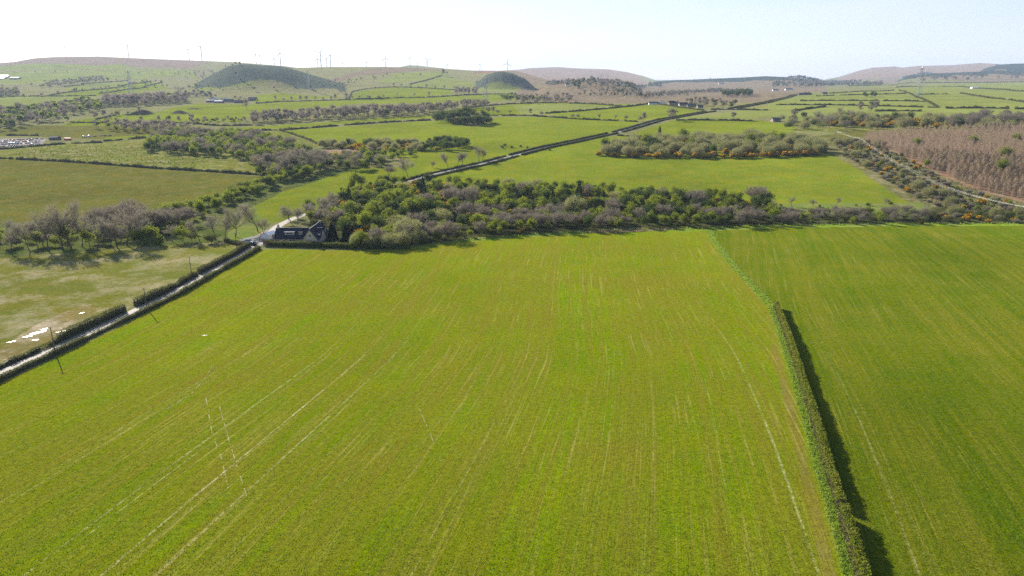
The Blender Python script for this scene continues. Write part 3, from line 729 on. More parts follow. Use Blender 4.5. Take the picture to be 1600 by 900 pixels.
def far_tree(seed, bare=True, h=14, R=5, n=330, mat=None, dom=.75):
    """tree for the far slopes: short trunk and broken crown in one mesh"""
    r = np.random.default_rng(seed); mat = mat or (M_TWIGP if bare else M_LEAF)
    lb = lobes(r, 9, R, h, h * .22, dom) + [(np.array([0, 0, h * .6]), R * .7, h * .32)]
    C = np.concatenate([c + (lambda v: v / np.linalg.norm(v, axis=1, keepdims=True) * r.uniform(.3, 1, (n // 10, 1)) ** .4)(r.normal(size=(n // 10, 3))) * np.array([s, s, sz]) for c, s, sz in lb])
    V, F = cards(C, r.uniform(.7, 1.5, len(C)) * (1.5 if bare else 1.35), r, .34 if bare else .75)
    segs, _ = branches(r, h * .8, .4, 1, 1); Vt, Ft = tubes(segs, 4); Vt[:, 2] -= .4
    midx = np.concatenate([np.zeros(len(F)), np.ones(len(Ft))])
    return np_mesh('far_tree', np.concatenate([V, Vt]), [np.concatenate([F, Ft + len(V)])], [mat, M_BARK], midx)

# kind -> (object name, category, wording, part names, prototypes)
KIND = {
 'bare': ('bare_tree', 'tree', 'leafless grey-brown tree', ('trunk', 'crown'), [bare_tree(11), bare_tree(12, 11, .3, 1, 2400), bare_tree(13, 9, .5, 2, 2300, width=1.15), bare_tree(14, 12, .3, 1, 2400)]),
 'plum': ('bare_tree', 'bare tree', 'purplish leafless tree', ('trunk', 'crown'), [bare_tree(21, 10, .5, 2, 3600, M_TWIGP, .075, 1.15), bare_tree(22, 9, .6, 3, 3600, M_TWIGP, .075, 1.1)]),
 'leaf': ('leafing_tree', 'green tree', 'bright green tree', ('trunk', 'crown'), [leafy(31), leafy(32, 8, 3.6), leafy(33, 10, 4.2, 2900), leafy(34, 7, 3.8)]),
 'dark': ('evergreen_tree', 'dark tree', 'dark green bushy tree', ('trunk', 'crown'), [leafy(41, 8, 3.8, 2600, .34, M_DARK), leafy(42, 7, 3.9, 2600, .34, M_DARK), leafy(43, 9, 4.0, 2700, .36, M_DARK)]),
 'will': ('willow_bush', 'bush', 'rounded grey-green bush', ('trunk', 'crown'), [dome(51), dome(52, 6.2, 4.6), dome(53, 7.5, 5.2)]),
 'gors': ('gorse_bush', 'gorse', 'orange-flowered gorse bush', ('foliage', 'blossom'), [gorse(61), gorse(62), gorse(63)]),
 'scrb': ('scrub_bush', 'shrub', 'low green shrub', ('trunk', 'crown'), [leafy(71, 3.2, 2.4, 1100, .3, M_LEAF, 9, .05), leafy(72, 3.6, 2.6, 1100, .3, M_HEDG, 9, .05), leafy(73, 3.0, 2.6, 1100, .3, M_DARK, 9, .05)]),
 'brsc': ('bramble_bush', 'bramble', 'low brown shrub', ('trunk', 'crown'), [dome(81, 2.6, 2.4, 1500, M_TWIGP, .5, .14), dome(82, 2.8, 2.6, 1500, M_TWIG, .5, .14)]),
 'coni': ('conifer', 'conifer', 'dark pointed conifer', ('trunk', 'crown'), [conifer(91), conifer(92, 12, 3.0)]),
 'cypr': ('cypress', 'cypress', 'dark cone-shaped cypress', ('trunk', 'crown'), [conifer(95, 7.6, 2.3, 3600, M_CONI, True)]),
 'lrch': ('larch_sapling', 'larch', 'pinkish larch sapling', ('trunk', 'crown'), [larch(101, 6.2, 900), larch(102, 6.9, 900), larch(103, 5.6, 900)]),
 'fbar': ('far_bare_tree', 'far tree', 'small leafless tree', None, [far_tree(111), far_tree(112, h=16, R=5.5), far_tree(113, h=12, R=5.5)]),
 'flea': ('far_green_tree', 'far green tree', 'small green tree', None, [far_tree(121, False), far_tree(122, False, h=11, R=5)]),
 'fdrk': ('far_dark_tree', 'far dark tree', 'small dark green tree', None, [far_tree(131, False, mat=M_DARK), far_tree(132, False, h=12, R=5, mat=M_DARK)]),
 'fcon': ('far_conifer', 'far conifer', 'small dark conifer', None, [conifer(141, 15, 3.4, 400)[1], conifer(142, 18, 3.8, 400)[1]]),
}
AREAS = {}; WISH = []
def put(kind, x, y, s=1.0, area=None, sz=1.0, sink=0.0):
    WISH.append((kind, x, y, s, area, int(rng.integers(1000)), float(rng.uniform(0, 6.28)), float(rng.uniform(.88, 1.14))))
def plant_all(cap=292):
    """the 292 of each kind that show largest stand as trees of their own, the rest of the kind as one mass"""
    rest = {}
    for kind in KIND:
        w = [t for t in WISH if t[0] == kind]
        def show(t):
            dep = max(1.0, t[2] * CP + 60 * SP); px, py = pix(t[1], t[2], G(t[1], t[2]))
            return (0 if (px < -25 or px > 1625) else 1) * t[3] / dep
        w.sort(key=show, reverse=True)
        nm, cat, word, parts, protos = KIND[kind]
        for t in w[:cap]:
            if show(t) <= 0 and kind != 'lrch':
                continue
            _, x, y, s, area, k, rz, wd = t
            me = protos[k % len(protos)]; z = G(x, y)
            if parts:
                o = empty(nm, (x, y, z), rz)
                for pn, m in zip(parts, me): link(bpy.data.objects.new(pn, m), o)
            else:
                o = link(bpy.data.objects.new(nm, me)); o.location = (x, y, z); o.rotation_euler.z = rz
            o.scale = (s * wd, s * wd, s); tag(o, word, cat); AREAS.setdefault((area, kind), []).append((o, s))
        rest[kind] = w[cap:]
    for kind, w in rest.items():
        if not w: continue
        nm, cat, word, parts, protos = KIND[kind]; V = []; Q = []; MI = []; c = 0; mats = []
        for t in w:
            me = protos[t[5] % len(protos)]
            for me in (me if parts else [me]):
                if me.name not in SRC:
                    a = np.zeros(len(me.vertices) * 3, np.float32); me.vertices.foreach_get('co', a)
                    f = np.zeros(len(me.loops), np.int32); me.loops.foreach_get('vertex_index', f)
                    mi = np.zeros(len(me.polygons), np.int32); me.polygons.foreach_get('material_index', mi)
                    lt = np.zeros(len(me.polygons), np.int32); me.polygons.foreach_get('loop_total', lt)
                    if (lt != 4).any():
                        keep = np.repeat(lt == 4, lt); f = f[keep]; mi = mi[lt == 4]
                    SRC[me.name] = (a.reshape(-1, 3), f.reshape(-1, 4), mi, [m for m in me.materials])
                a, f, mi, ms = SRC[me.name]
                lut = []
                for m in ms:
                    if m not in mats: mats.append(m)
                    lut.append(mats.index(m))
                cs, sn = math.cos(t[6]), math.sin(t[6]); k = t[3] * t[7]
                V.append(np.stack([(a[:, 0] * cs - a[:, 1] * sn) * k + t[1], (a[:, 0] * sn + a[:, 1] * cs) * k + t[2], a[:, 2] * t[3] + G(t[1], t[2])], 1))
                Q.append(f + c); MI.append(np.array(lut)[mi]); c += len(a)
        me = np_mesh('distant_' + nm.replace('far_', '') + 's', np.concatenate(V), [np.concatenate(Q)], mats, np.concatenate(MI))
        tag(link(bpy.data.objects.new('distant_' + nm.replace('far_', '') + 's', me)), 'mass of ' + word + 's too many to tell apart, scattered over the far woods', kind='stuff')
SRC = {}
def scatter(poly, gap, n=9999, jitter_seed=0):
    """points of a wood, no two nearer than gap"""
    r = np.random.default_rng(jitter_seed + int(gap * 10)); lo = poly.min(0); hi = poly.max(0)
    area = np.prod(hi - lo); m = int(min(60000, area / gap ** 2 * 6)) + 20
    q = r.uniform(lo, hi, (m, 2)); q = q[inside(poly, q[:, 0], q[:, 1])]
    grid = {}; out = []
    for p in q:
        k = (int(p[0] // gap), int(p[1] // gap)); ok = True
        for a in (-1, 0, 1):
            for b in (-1, 0, 1):
                for w in grid.get((k[0] + a, k[1] + b), ()):
                    if (w[0] - p[0]) ** 2 + (w[1] - p[1]) ** 2 < gap * gap: ok = False
        if ok: grid.setdefault(k, []).append(p); out.append(p)
        if len(out) >= n: break
    return np.array(out).reshape(-1, 2)
def wood(pts, gap, mix, area, s=(.8, 1.2), n=9999, seed=1, clump=0.0, patchy=None):
    w = wpoly(pts); q = scatter(w, gap, n, seed)
    ks = list(mix); ps = np.array([mix[k] for k in ks], float); ps /= ps.sum()
    for x, y in q:
        # kinds keep together in patches
        ph = np.array([math.sin(x / 17. + i * 2.1) * math.sin(y / 14. + i * 1.3) for i in range(len(ks))])
        pp = ps * np.exp(clump * ph); pp /= pp.sum()
        k = ks[rng.choice(len(ks), p=pp)]
        if patchy is not None and math.sin(x / 130. + 2) * math.sin(y / 210. + 1) + .5 * math.sin(x / 47.) * math.sin(y / 83.) < patchy: continue
        put(k, float(x), float(y), float(rng.uniform(*s)) * (1.2 if k == 'gors' and gap < 8 and 'wood' in (area or '') else 1), area)
def row(pts, kinds, area, s=(.8, 1.2), gap=10, jit=2.0, skip=0.0):
    p = resample(wpoly(pts), gap)
    for x, y in p:
        if rng.uniform() < skip: continue
        put(kinds[rng.integers(len(kinds))], float(x + rng.normal(0, jit)), float(y + rng.normal(0, jit)), float(rng.uniform(*s)), area)
def spot(kind, px, py, hpx, area, h0):
    """one tree: foot at photo pixel (px, py), hpx pixels tall; h0 = prototype height"""
    x, y = P(px, py); dep = y * CP + (CAMH - G(x, y)) * SP
    return put(kind, x, y, float(min(hpx * dep / FOC / CP / h0, 3.2)), area)

# ---- central wood in the dip behind the sown field
W = 'in the wood behind the far edge of the sown field'
wood([(560, 388), (640, 384), (760, 369), (900, 361), (1000, 356.5), (1110, 355.5), (1210, 352), (1210, 338), (1100, 330), (1000, 332), (900, 335), (760, 345), (640, 362), (570, 372)], 5.4, {'plum': 1.2, 'leaf': 2.2, 'bare': 1.0, 'scrb': 1.4, 'dark': 1.3, 'gors': .3}, 'front of wood edging the sown field', (.75, 1.1), clump=1.2)
wood([(530, 368), (600, 366), (760, 343), (1000, 330), (1200, 335), (1215, 322), (1100, 316), (1000, 314), (900, 308), (760, 308), (640, 305), (560, 320), (520, 345)], 6.3, {'leaf': 2.6, 'dark': 4.0, 'plum': .3, 'will': .3, 'gors': 1.6, 'coni': .35}, 'middle of wood behind the sown field', (.95, 1.45), clump=1.2)
wood([(520, 330), (560, 318), (640, 303), (760, 306), (900, 306), (1100, 314), (1200, 322), (1180, 316), (1000, 304), (880, 296), (760, 291), (640, 289), (560, 290), (520, 310)], 5.8, {'leaf': 4.0, 'dark': 1.8, 'gors': 2.0, 'will': .3, 'scrb': .8}, 'back of wood below the far pasture', (.85, 1.25), clump=1.0)
spot('will', 898, 336, 30, 'pale spot in the wood', 7)
spot('will', 640, 374, 34, 'pale spot in the wood', 7)
# right-hand part of the strip
wood([(1215, 351.5), (1300, 350), (1440, 350), (1442, 341), (1300, 336), (1210, 337)], 5.2, {'plum': 1.6, 'leaf': 1.7, 'bare': 1, 'scrb': 1.6}, 'strip of trees behind the right-hand crop', (.5, .85), clump=.8)
wood([(1440, 350), (1600, 348.5), (1800, 350), (1800, 343), (1600, 338), (1460, 334), (1440, 340)], 5.5, {'scrb': 3.0, 'gors': .7, 'will': .8, 'brsc': 1}, 'shrubby strip at the right end behind the crop', (.8, 1.3), clump=.8)
row([(1195, 322), (1260, 324), (1330, 322), (1400, 320)], ['bare', 'scrb', 'leaf'], 'broken row at the near edge of the bright pasture', (.45, .75), 9, 2)
# ---- around the farmhouse
for px, py, hp in [(520, 372, 25), (543, 377, 28), (622, 372, 20), (500, 378, 14), (478, 378.5, 9)]: spot('cypr', px, py, hp, 'farmhouse garden', 7.6)
for px, py, hp, k, h0 in [(560, 384, 22, 'will', 7), (585, 386, 24, 'will', 7), (610, 387, 24, 'will', 7), (602, 386, 18, 'scrb', 3.2), (636, 384, 24, 'will', 7), (655, 379, 24, 'will', 7), (684, 377, 20, 'leaf', 8.5), (575, 388, 12, 'scrb', 3.2), (550, 388, 12, 'scrb', 3.2), (700, 374, 16, 'leaf', 8.5), (715, 373, 14, 'scrb', 3.2), (735, 371, 16, 'leaf', 8.5), (760, 369, 18, 'leaf', 8.5), (780, 368, 16, 'leaf', 8.5)]:
    spot(k, px, py, hp, 'garden beside the farmhouse', h0)
wood([(446, 352), (470, 348), (520, 352), (540, 335), (520, 322), (480, 332), (452, 342)], 6.0, {'bare': 3, 'leaf': .6, 'dark': .5}, 'thin wood behind the farmhouse roof', (.7, 1.0))
# ---- left of the farmhouse: trees behind the stubble field
R1 = 'row of trees behind the stubble field'
for px, py, hp in [(18, 398, 52), (48, 396, 48), (75, 394, 75), (98, 393, 62), (112, 390, 74), (152, 393, 56), (128, 388, 50), (172, 388, 50), (183, 389, 54), (198, 386, 60), (-30, 402, 60), (-70, 405, 55)]:
    spot('bare', px, py - 2, hp * .86, R1, 10.3)
for px, py, hp in [(197, 352, 40), (172, 356, 38), (212, 368, 48), (235, 366, 40), (150, 366, 40), (250, 362, 38), (270, 356, 34), (285, 352, 28)]: spot('plum', px, py, hp, 'belt between meadow and stubble field', 9.5)
for px, py, hp, k in [(105, 386, 34, 'leaf'), (140, 385, 30, 'leaf'), (215, 383, 34, 'dark'), (238, 380, 36, 'leaf'), (160, 380, 28, 'leaf'), (60, 385, 28, 'leaf'), (20, 385, 30, 'leaf')]: spot(k, px, py, hp, 'green trees among the bare row by the stubble field', 8.5)
for px, py, hp, k, h0 in [(270, 379, 28, 'bare', 10.3), (285, 378, 26, 'leaf', 8.5), (312, 377, 32, 'bare', 10.3), (300, 378, 24, 'leaf', 8.5), (335, 373, 38, 'bare', 10.3), (352, 371, 34, 'bare', 10.3), (368, 370, 40, 'bare', 10.3), (403, 362, 44, 'bare', 10.3), (412, 364, 26, 'bare', 10.3), (330, 380, 16, 'scrb', 3.2), (250, 383, 14, 'scrb', 3.2)]:
    spot(k, px, py, hp, 'trees at the corner where the lane meets the farmyard', h0)
wood([(-60, 400), (0, 392), (100, 384), (220, 378), (300, 366), (300, 340), (190, 350), (60, 362), (-60, 372)], 7.5, {'bare': 1.8, 'plum': 1.6, 'leaf': 3.2, 'dark': .8, 'scrb': 2}, 'belt of trees below the olive meadow', (.55, .9), seed=4)
# leafing hedge belt running up towards the right
for t_ in range(2):
    row([(210, 372 - 16 * t_), (260, 354 - 12 * t_), (310, 338 - 12 * t_), (360, 318 - 8 * t_), (400, 300 - 6 * t_), (440, 284 - 4 * t_), (480, 276 - 3 * t_)], ['leaf', 'leaf', 'leaf', 'dark', 'scrb'], 'leafy belt climbing between the two meadows', (.8, 1.25), 5.5, 1.8)
row([(100, 366), (160, 356), (200, 344)], ['scrb', 'leaf'], 'leafy belt climbing between the two meadows', (.7, 1.0), 5)
wood([(400, 275), (470, 284), (520, 266), (560, 268), (600, 262), (600, 250), (540, 250), (480, 252), (430, 262)], 7, {'leaf': 2, 'dark': 2, 'bare': 1.4}, 'thicket at the foot of the far meadow', (.85, 1.3), seed=5)
for px, py, hp in [(405, 272, 24), (446, 277, 30), (500, 262, 34), (482, 266, 30), (638, 278, 32), (608, 275, 18)]: spot('bare', px, py, hp, 'bare trees around the thicket above the farmhouse', 10.3)
spot('leaf', 553, 296, 26, 'bright tree at the top left of the wood', 8.5)
# woods of the middle distance
wood([(228, 238), (262, 241), (300, 243), (345, 246), (345, 238), (400, 262), (425, 268), (470, 262), (500, 250), (480, 240), (430, 225), (400, 216), (370, 213), (300, 211), (262, 214), (240, 226)], 8.5, {'dark': 2.5, 'leaf': 2.5, 'plum': .8}, 'thicket in the rough pasture on the left', (1.1, 1.6), seed=6)
wood([(400, 230), (470, 233), (468, 226), (400, 222)], 9, {'dark': 1, 'brsc': 2, 'gors': .7}, 'gorse bank below the wall', (.8, 1.3), seed=7)
wood([(500, 231), (560, 235), (640, 238), (665, 236), (660, 228), (620, 226), (560, 228), (505, 226)], 6.5, {'gors': 3, 'will': 1.3, 'dark': .7, 'brsc': .6}, 'gorse bank across the middle pasture', (1.0, 1.6), seed=8)
wood([(545, 250), (600, 252), (648, 245), (650, 238), (600, 240), (560, 243)], 8, {'dark': 2, 'leaf': 1.5, 'gors': .8}, 'dark scrub below the gorse bank', (.7, 1.1), seed=9)
wood([(662, 236), (700, 237), (735, 232), (728, 226), (700, 223), (672, 226)], 7, {'dark': 3, 'gors': .7}, 'dark hummock in the middle pasture', (1.0, 1.5), seed=10)
wood([(676, 190), (700, 193), (745, 197), (768, 194), (764, 188), (740, 184), (700, 183), (682, 186)], 7, {'dark': 4, 'gors': .5}, 'wooded knoll beyond the middle pasture', (1.4, 2.0), seed=11)
for px, py, hp in [(700, 262, 22), (715, 260, 20), (748, 252, 20), (754, 251, 18), (676, 262, 12), (724, 259, 18)]: spot('bare', px, py, hp, 'bare trees beside the main road', 10.3)
wood([(873, 226 + 10), (800, 226), (775, 229), (779, 232)], 7, {'scrb': 1}, 'shrubs in the pasture by the road', (.8, 1.1), n=7, seed=12)
# rounded clump on the right
RC = [(935, 243), (980, 245), (1060, 246), (1160, 246), (1230, 243), (1288, 240), (1270, 230), (1240, 222), (1180, 219), (1110, 218), (1040, 220), (985, 225), (945, 234)]
wood(RC, 12.5, {'will': 4.5, 'leaf': .35, 'dark': .35}, 'rounded clump in the pasture right of the road', (1.25, 1.95), seed=13)
row([(938, 244), (980, 246), (1060, 247), (1160, 247), (1230, 244.5), (1290, 241)], ['gors', 'gors', 'gors', 'scrb'], 'gorse fringe along the front of the rounded clump', (1.2, 2.0), 6.0, 1.8)
wood(RC, 16, {'gors': 1}, 'gorse inside the rounded clump', (1.5, 2.3), seed=14)
spot('coni', 1030, 218, 22, 'lone conifer behind the rounded clump', 11.5)
for px, py, hp in [(910, 187, 0), (1005, 191, 18), (1047, 189, 20), (1052, 188, 17), (1146, 187, 14), (978, 188, 11), (962, 187.5, 8), (903, 185, 10), (936, 186, 9), (895, 184.5, 9), (828, 181, 12), (846, 181, 10), (1000, 190, 12), (1240, 190, 18), (1222, 190, 14)]:
    if hp: spot('fbar', px, py, hp, 'trees along the wall beyond the road', 14)
# scrub between bright pasture and larches
wood([(1300, 222), (1345, 218), (1400, 240), (1470, 282), (1600, 325), (1800, 345), (1800, 349), (1600, 340), (1455, 322), (1400, 290), (1320, 246)], 6.6, {'brsc': 3, 'scrb': 2.0, 'gors': .8, 'will': .5}, 'rough scrub between the bright pasture and the larches', (.7, 1.3), seed=15, clump=1)
# larch plantation
LP = wpoly([(1345, 224), (1400, 240), (1470, 272), (1530, 296), (1600, 314), (1800, 350), (1900, 300), (1900, 190), (1600, 199), (1450, 208), (1360, 212)])
q = scatter(LP, 4.4, 9999, 16); q = q[np.argsort(np.hypot(q[:, 0], q[:, 1]))]
ppx, _ = pix(q[:, 0], q[:, 1], gh(q[:, 0], q[:, 1])); vis = ppx < 1630
qa = q[vis][:290]
for x, y in qa: put('lrch', float(x), float(y), float(rng.uniform(.75, 1.25)), 'front of the larch plantation')
qb = np.concatenate([q[vis][290:], q[~vis]])
print('larches', len(qa), len(qb))
def merged(name, pts, metas, s, mat, label, n_max=9000):
    V = []; c = 0; r = np.random.default_rng(5)
    srcs = []
    for me in metas:
        a = np.zeros(len(me.vertices) * 3, np.float32); me.vertices.foreach_get('co', a); srcs.append(a.reshape(-1, 3))
    for x, y in pts[:n_max]:
        v = srcs[r.integers(len(srcs))].copy(); k = r.uniform(*s); an = r.uniform(0, 6.28); cs, sn = math.cos(an), math.sin(an)
        v = np.stack([(v[:, 0] * cs - v[:, 1] * sn) * k + x, (v[:, 0] * sn + v[:, 1] * cs) * k + y, v[:, 2] * k + G(x, y)], 1); V.append(v)
    V = np.concatenate(V); F = np.arange(len(V)).reshape(-1, 4)
    return tag(link(bpy.data.objects.new(name, np_mesh(name, V, [F], [mat]))), label, kind='stuff')
merged('larch_plantation', qb, [larch(105, 6.2, 330)[1], larch(106, 6.8, 330)[1]], (.85, 1.4), M_LARC, 'dense pinkish brown young larches filling the slope on the right')
for px, py, hp, k, h0 in [(1432, 232, 16, 'leaf', 8.5), (1520, 228, 18, 'leaf', 8.5), (1563, 272, 26, 'leaf', 8.5), (1588, 225, 16, 'leaf', 8.5), (1570, 250, 20, 'leaf', 8.5), (1447, 262, 14, 'leaf', 8.5), (1480, 235, 12, 'leaf', 8.5)]:
    spot(k, px, py, hp, 'green trees scattered among the pinkish larches', h0)
# gorse belt and trees on the far right
wood([(1290, 198), (1330, 199), (1400, 200), (1470, 201), (1500, 199), (1480, 190), (1400, 186), (1330, 187), (1290, 192)], 9.5, {'gors': 5, 'will': 1, 'dark': .5}, 'gorse belt beyond the larches', (1.3, 2.1), seed=17)
wood([(1225, 203), (1300, 203), (1380, 202), (1390, 190), (1300, 184), (1240, 188)], 17, {'will': 2.0, 'dark': .8, 'bare': 1}, 'trees around the gorse belt on the right', (1.2, 1.7), seed=18)
wood([(1480, 202), (1600, 203), (1700, 203), (1700, 190), (1600, 186), (1500, 188)], 14, {'will': 1.4, 'plum': 1.6, 'leaf': .6}, 'bushes at the right end of the gorse belt', (1.2, 1.7), seed=19)
# ---- far woods
def farwood(pts, gap, mix, area, s=(.8, 1.25), seed=1, n=9999, patchy=None): wood(pts, gap, mix, area, s, n, seed, 0, patchy)
farwood([(-60, 205), (20, 203), (60, 192), (110, 181), (160, 172), (165, 165), (130, 160), (90, 168), (40, 174), (-60, 178)], 14, {'flea': 2.5, 'fbar': 1.5, 'fdrk': 1}, 'long wood on the left slope', (1.1, 1.5), 21)
farwood([(165, 168), (215, 167), (290, 162), (292, 157), (220, 158), (165, 160)], 15, {'fbar': 3, 'flea': .4}, 'bare wood above the earth mounds', (1.5, 2.0), 22)
farwood([(200, 208), (262, 208), (300, 206), (262, 200), (205, 200)], 12, {'fbar': 1}, 'bare clump above the strip field', (.9, 1.2), 23)
farwood([(390, 196), (440, 192), (520, 188), (600, 184), (690, 178), (700, 172), (600, 176), (500, 182), (440, 186), (395, 190)], 11, {'fbar': 4, 'flea': .6, 'fdrk': .2}, 'belt of bare trees above the strip field', (1.0, 1.5), 24)
farwood([(700, 174), (760, 171), (760, 167), (700, 168)], 14, {'fbar': 4}, 'belt of bare trees above the strip field', (1.0, 1.4), 25)
farwood([(290, 196), (395, 192), (395, 187), (300, 191)], 11, {'fbar': 2, 'flea': 1}, 'scrub strip right of the earth mounds', (.5, .8), 26)
farwood([(150, 204), (200, 206), (200, 200), (150, 200)], 13, {'fbar': 1, 'flea': .6}, 'trees behind the vehicle yard', (.8, 1.1), 27)
farwood([(60, 140), (110, 134), (200, 122), (150, 122), (75, 132)], 22, {'fbar': 3, 'flea': .7}, 'scattered wood on the upper left slope', (.9, 1.4), 28, patchy=-.1)
farwood([(0, 152), (30, 150), (28, 144), (0, 145)], 16, {'fbar': 1, 'flea': .5}, 'bare clump by the field wall on the left', (1.2, 1.6), 29)
farwood([(235, 118), (330, 110), (380, 110), (300, 116)], 42, {'fbar': 1}, 'tree line below the left skyline', (.8, 1.2), 30)
row([(432, 158), (480, 158), (540, 156)], ['fbar'], 'row of bare trees along the field hedge left of centre', (.9, 1.4), 19, 4)
row([(540, 156), (580, 155), (600, 154)], ['fbar'], 'row of bare trees along the field hedge left of centre', (.7, 1.1), 16, 4)
row([(615, 136), (650, 138), (700, 140), (735, 143)], ['fbar'], 'row of small trees on the hillside field edge', (.8, 1.2), 32, 4, .2)
farwood([(712, 149), (745, 149), (745, 146), (712, 146)], 19, {'fbar': 1}, 'clump at the corner of the hillside field', (1.3, 1.7), 31)
for px, py, hp in [(692, 119, 13), (386, 172, 18), (671, 152, 9), (621, 151, 6), (648, 151.5, 6), (762, 178, 13), (770, 178, 12), (778, 178, 9), (797, 178, 8), (300, 190, 14), (175, 190, 12)]: spot('fbar', px, py, hp, 'lone bare trees on the left and centre slopes', 14)
farwood([(800, 163), (860, 163), (900, 160), (890, 154), (810, 156)], 26, {'fbar': 3}, 'hazy trees in the brown moor at centre', (1.0, 1.4), 32)
farwood([(850, 135), (900, 142), (990, 142), (1010, 136), (960, 130), (900, 126), (870, 130)], 22, {'fbar': 3, 'fdrk': 1.2, 'fcon': .5}, 'trees round the house on the moor', (1.0, 1.5), 33, patchy=-.15)
farwood([(900, 150), (1000, 154), (1040, 152), (1180, 147), (1120, 140), (1000, 144)], 22, {'fbar': 3, 'fdrk': .5}, 'scattered trees on the brown moor', (.8, 1.3), 34, patchy=-.05)
farwood([(1013, 136), (1034, 137), (1034, 134), (1013, 132)], 20, {'fcon': 1}, 'conifer clump on the central skyline', (1.4, 1.9), 35)
farwood([(920, 122), (950, 122), (950, 119), (922, 119)], 60, {'fcon': 1}, 'conifers on the hazy central hill', (2.0, 2.6), 36, )
farwood([(1128, 153), (1174, 152), (1172, 147), (1130, 149)], 17, {'fdrk': 3, 'fcon': .6}, 'dark green copse beside the far road', (1.3, 1.7), 37)
farwood([(1080, 166), (1145, 170), (1150, 164), (1100, 160), (1070, 161)], 15, {'fbar': 3, 'fdrk': .4}, 'trees around the roadside cottages', (.7, 1.0), 38)
farwood([(1205, 138), (1290, 137), (1355, 136), (1355, 129), (1280, 128), (1210, 131)], 36, {'fdrk': 2, 'fbar': 2, 'fcon': .3}, 'dark wood beyond the right-hand fields', (1.4, 2.1), 39, patchy=-.1)
farwood([(1440, 129), (1600, 128), (1700, 128), (1700, 122), (1450, 124)], 55, {'fdrk': 1.5, 'fbar': 2}, 'dark wood below the right-hand hills', (1.8, 2.6), 40, patchy=-.1)
farwood([(1355, 134), (1378, 134), (1378, 131), (1355, 131)], 40, {'fbar': 1}, 'tree clump on the far right field edge', (1.4, 1.9), 41)
farwood([(1350, 153), (1368, 153), (1368, 150), (1350, 150)], 16, {'fdrk': 1}, 'clump in the middle of the right-hand fields', (.8, 1.0), 42)
spot('fcon', 1353, 131, 9, 'lone pointed conifer on the right skyline', 16)
farwood([(1340, 176), (1370, 177), (1368, 170), (1345, 170)], 18, {'fdrk': 1, 'fbar': 1}, 'clump above the gorse belt', (.9, 1.1), 43)
farwood([(780, 152), (800, 152), (850, 156), (840, 160), (790, 158)], 20, {'fdrk': 1, 'flea': 1}, 'green copse at the foot of the moor', (.9, 1.2), 44)
farwood([(275, 152), (330, 154), (330, 149), (280, 148)], 20, {'fdrk': 1, 'fbar': 1.5}, 'trees left of the hill farm', (1.0, 1.4), 45)

# trees standing in the far field hedges
for pts_, g_ in (([(75, 150), (110, 144), (155, 140), (236, 127)], 40), ([(0, 151), (75, 150.5)], 45), ([(155, 146), (253, 129)], 60), ([(60, 130), (200, 125)], 48), ([(0, 138), (90, 133)], 55), ([(20, 115), (160, 113), (280, 116)], 75),
                 ([(160, 192), (262, 192), (300, 193)], 17), ([(150, 187), (180, 180), (215, 176)], 17), ([(230, 118), (300, 122), (380, 128)], 70), ([(250, 135), (330, 140), (420, 141), (540, 143)], 42), ([(560, 128), (590, 120), (700, 116)], 70),
                 ([(640, 118), (560, 126), (510, 133)], 45), ([(390, 160), (330, 150), (260, 150)], 36), ([(60, 193), (110, 192)], 22)):
    row(pts_, ['fbar', 'fbar', 'flea'], 'hedgerow trees on the left slopes', (.6, 1.15), g_, g_ * .3, .1)
plant_all()
# (labels)
# ---- labels: the place each tree stands in, then size or order within it
ORD = 'first second third fourth fifth sixth seventh eighth ninth tenth eleventh twelfth'.split()
for (area, kind), lst in AREAS.items():
    word = KIND[kind][2]; kn = KIND[kind][0].replace('_', ' ') + 's'
    pos = [(pix(o.location.x, o.location.y, o.location.z), o, s) for o, s in lst]
    for (p, o, s) in pos: o['group'] = kn + ', ' + area
    if len(lst) == 1: lst[0][0]['label'] = word + ', ' + area; continue
    pos.sort(key=lambda t: t[0][0])
    if len(lst) <= 12:
        for i, (p, o, s) in enumerate(pos): o['label'] = f'{word}, {ORD[i]} from left, {area}'
    else:
        n = len(pos); third = {}
        for i, (p, o, s) in enumerate(pos): third.setdefault(min(2, i * 3 // n), []).append((p, o, s))
        for t, L3 in third.items():
            side = ('left', 'middle', 'right')[t]
            ys = sorted(q[0][1] for q in L3); my = ys[len(ys) // 2]
            for fb, nm_ in ((lambda q: q[0][1] > my, 'front'), (lambda q: q[0][1] <= my, 'back')):
                sub = [q for q in L3 if fb(q)]
                for i, (p, o, s) in enumerate(sub):
                    o['label'] = (f'{word}, {ORD[i]} at {side} {nm_}, {area}' if len(sub) <= 12 else f'{word}, {side} {nm_}, {area}')
                    o['group'] = kn + f' at the {side} {nm_}, ' + area
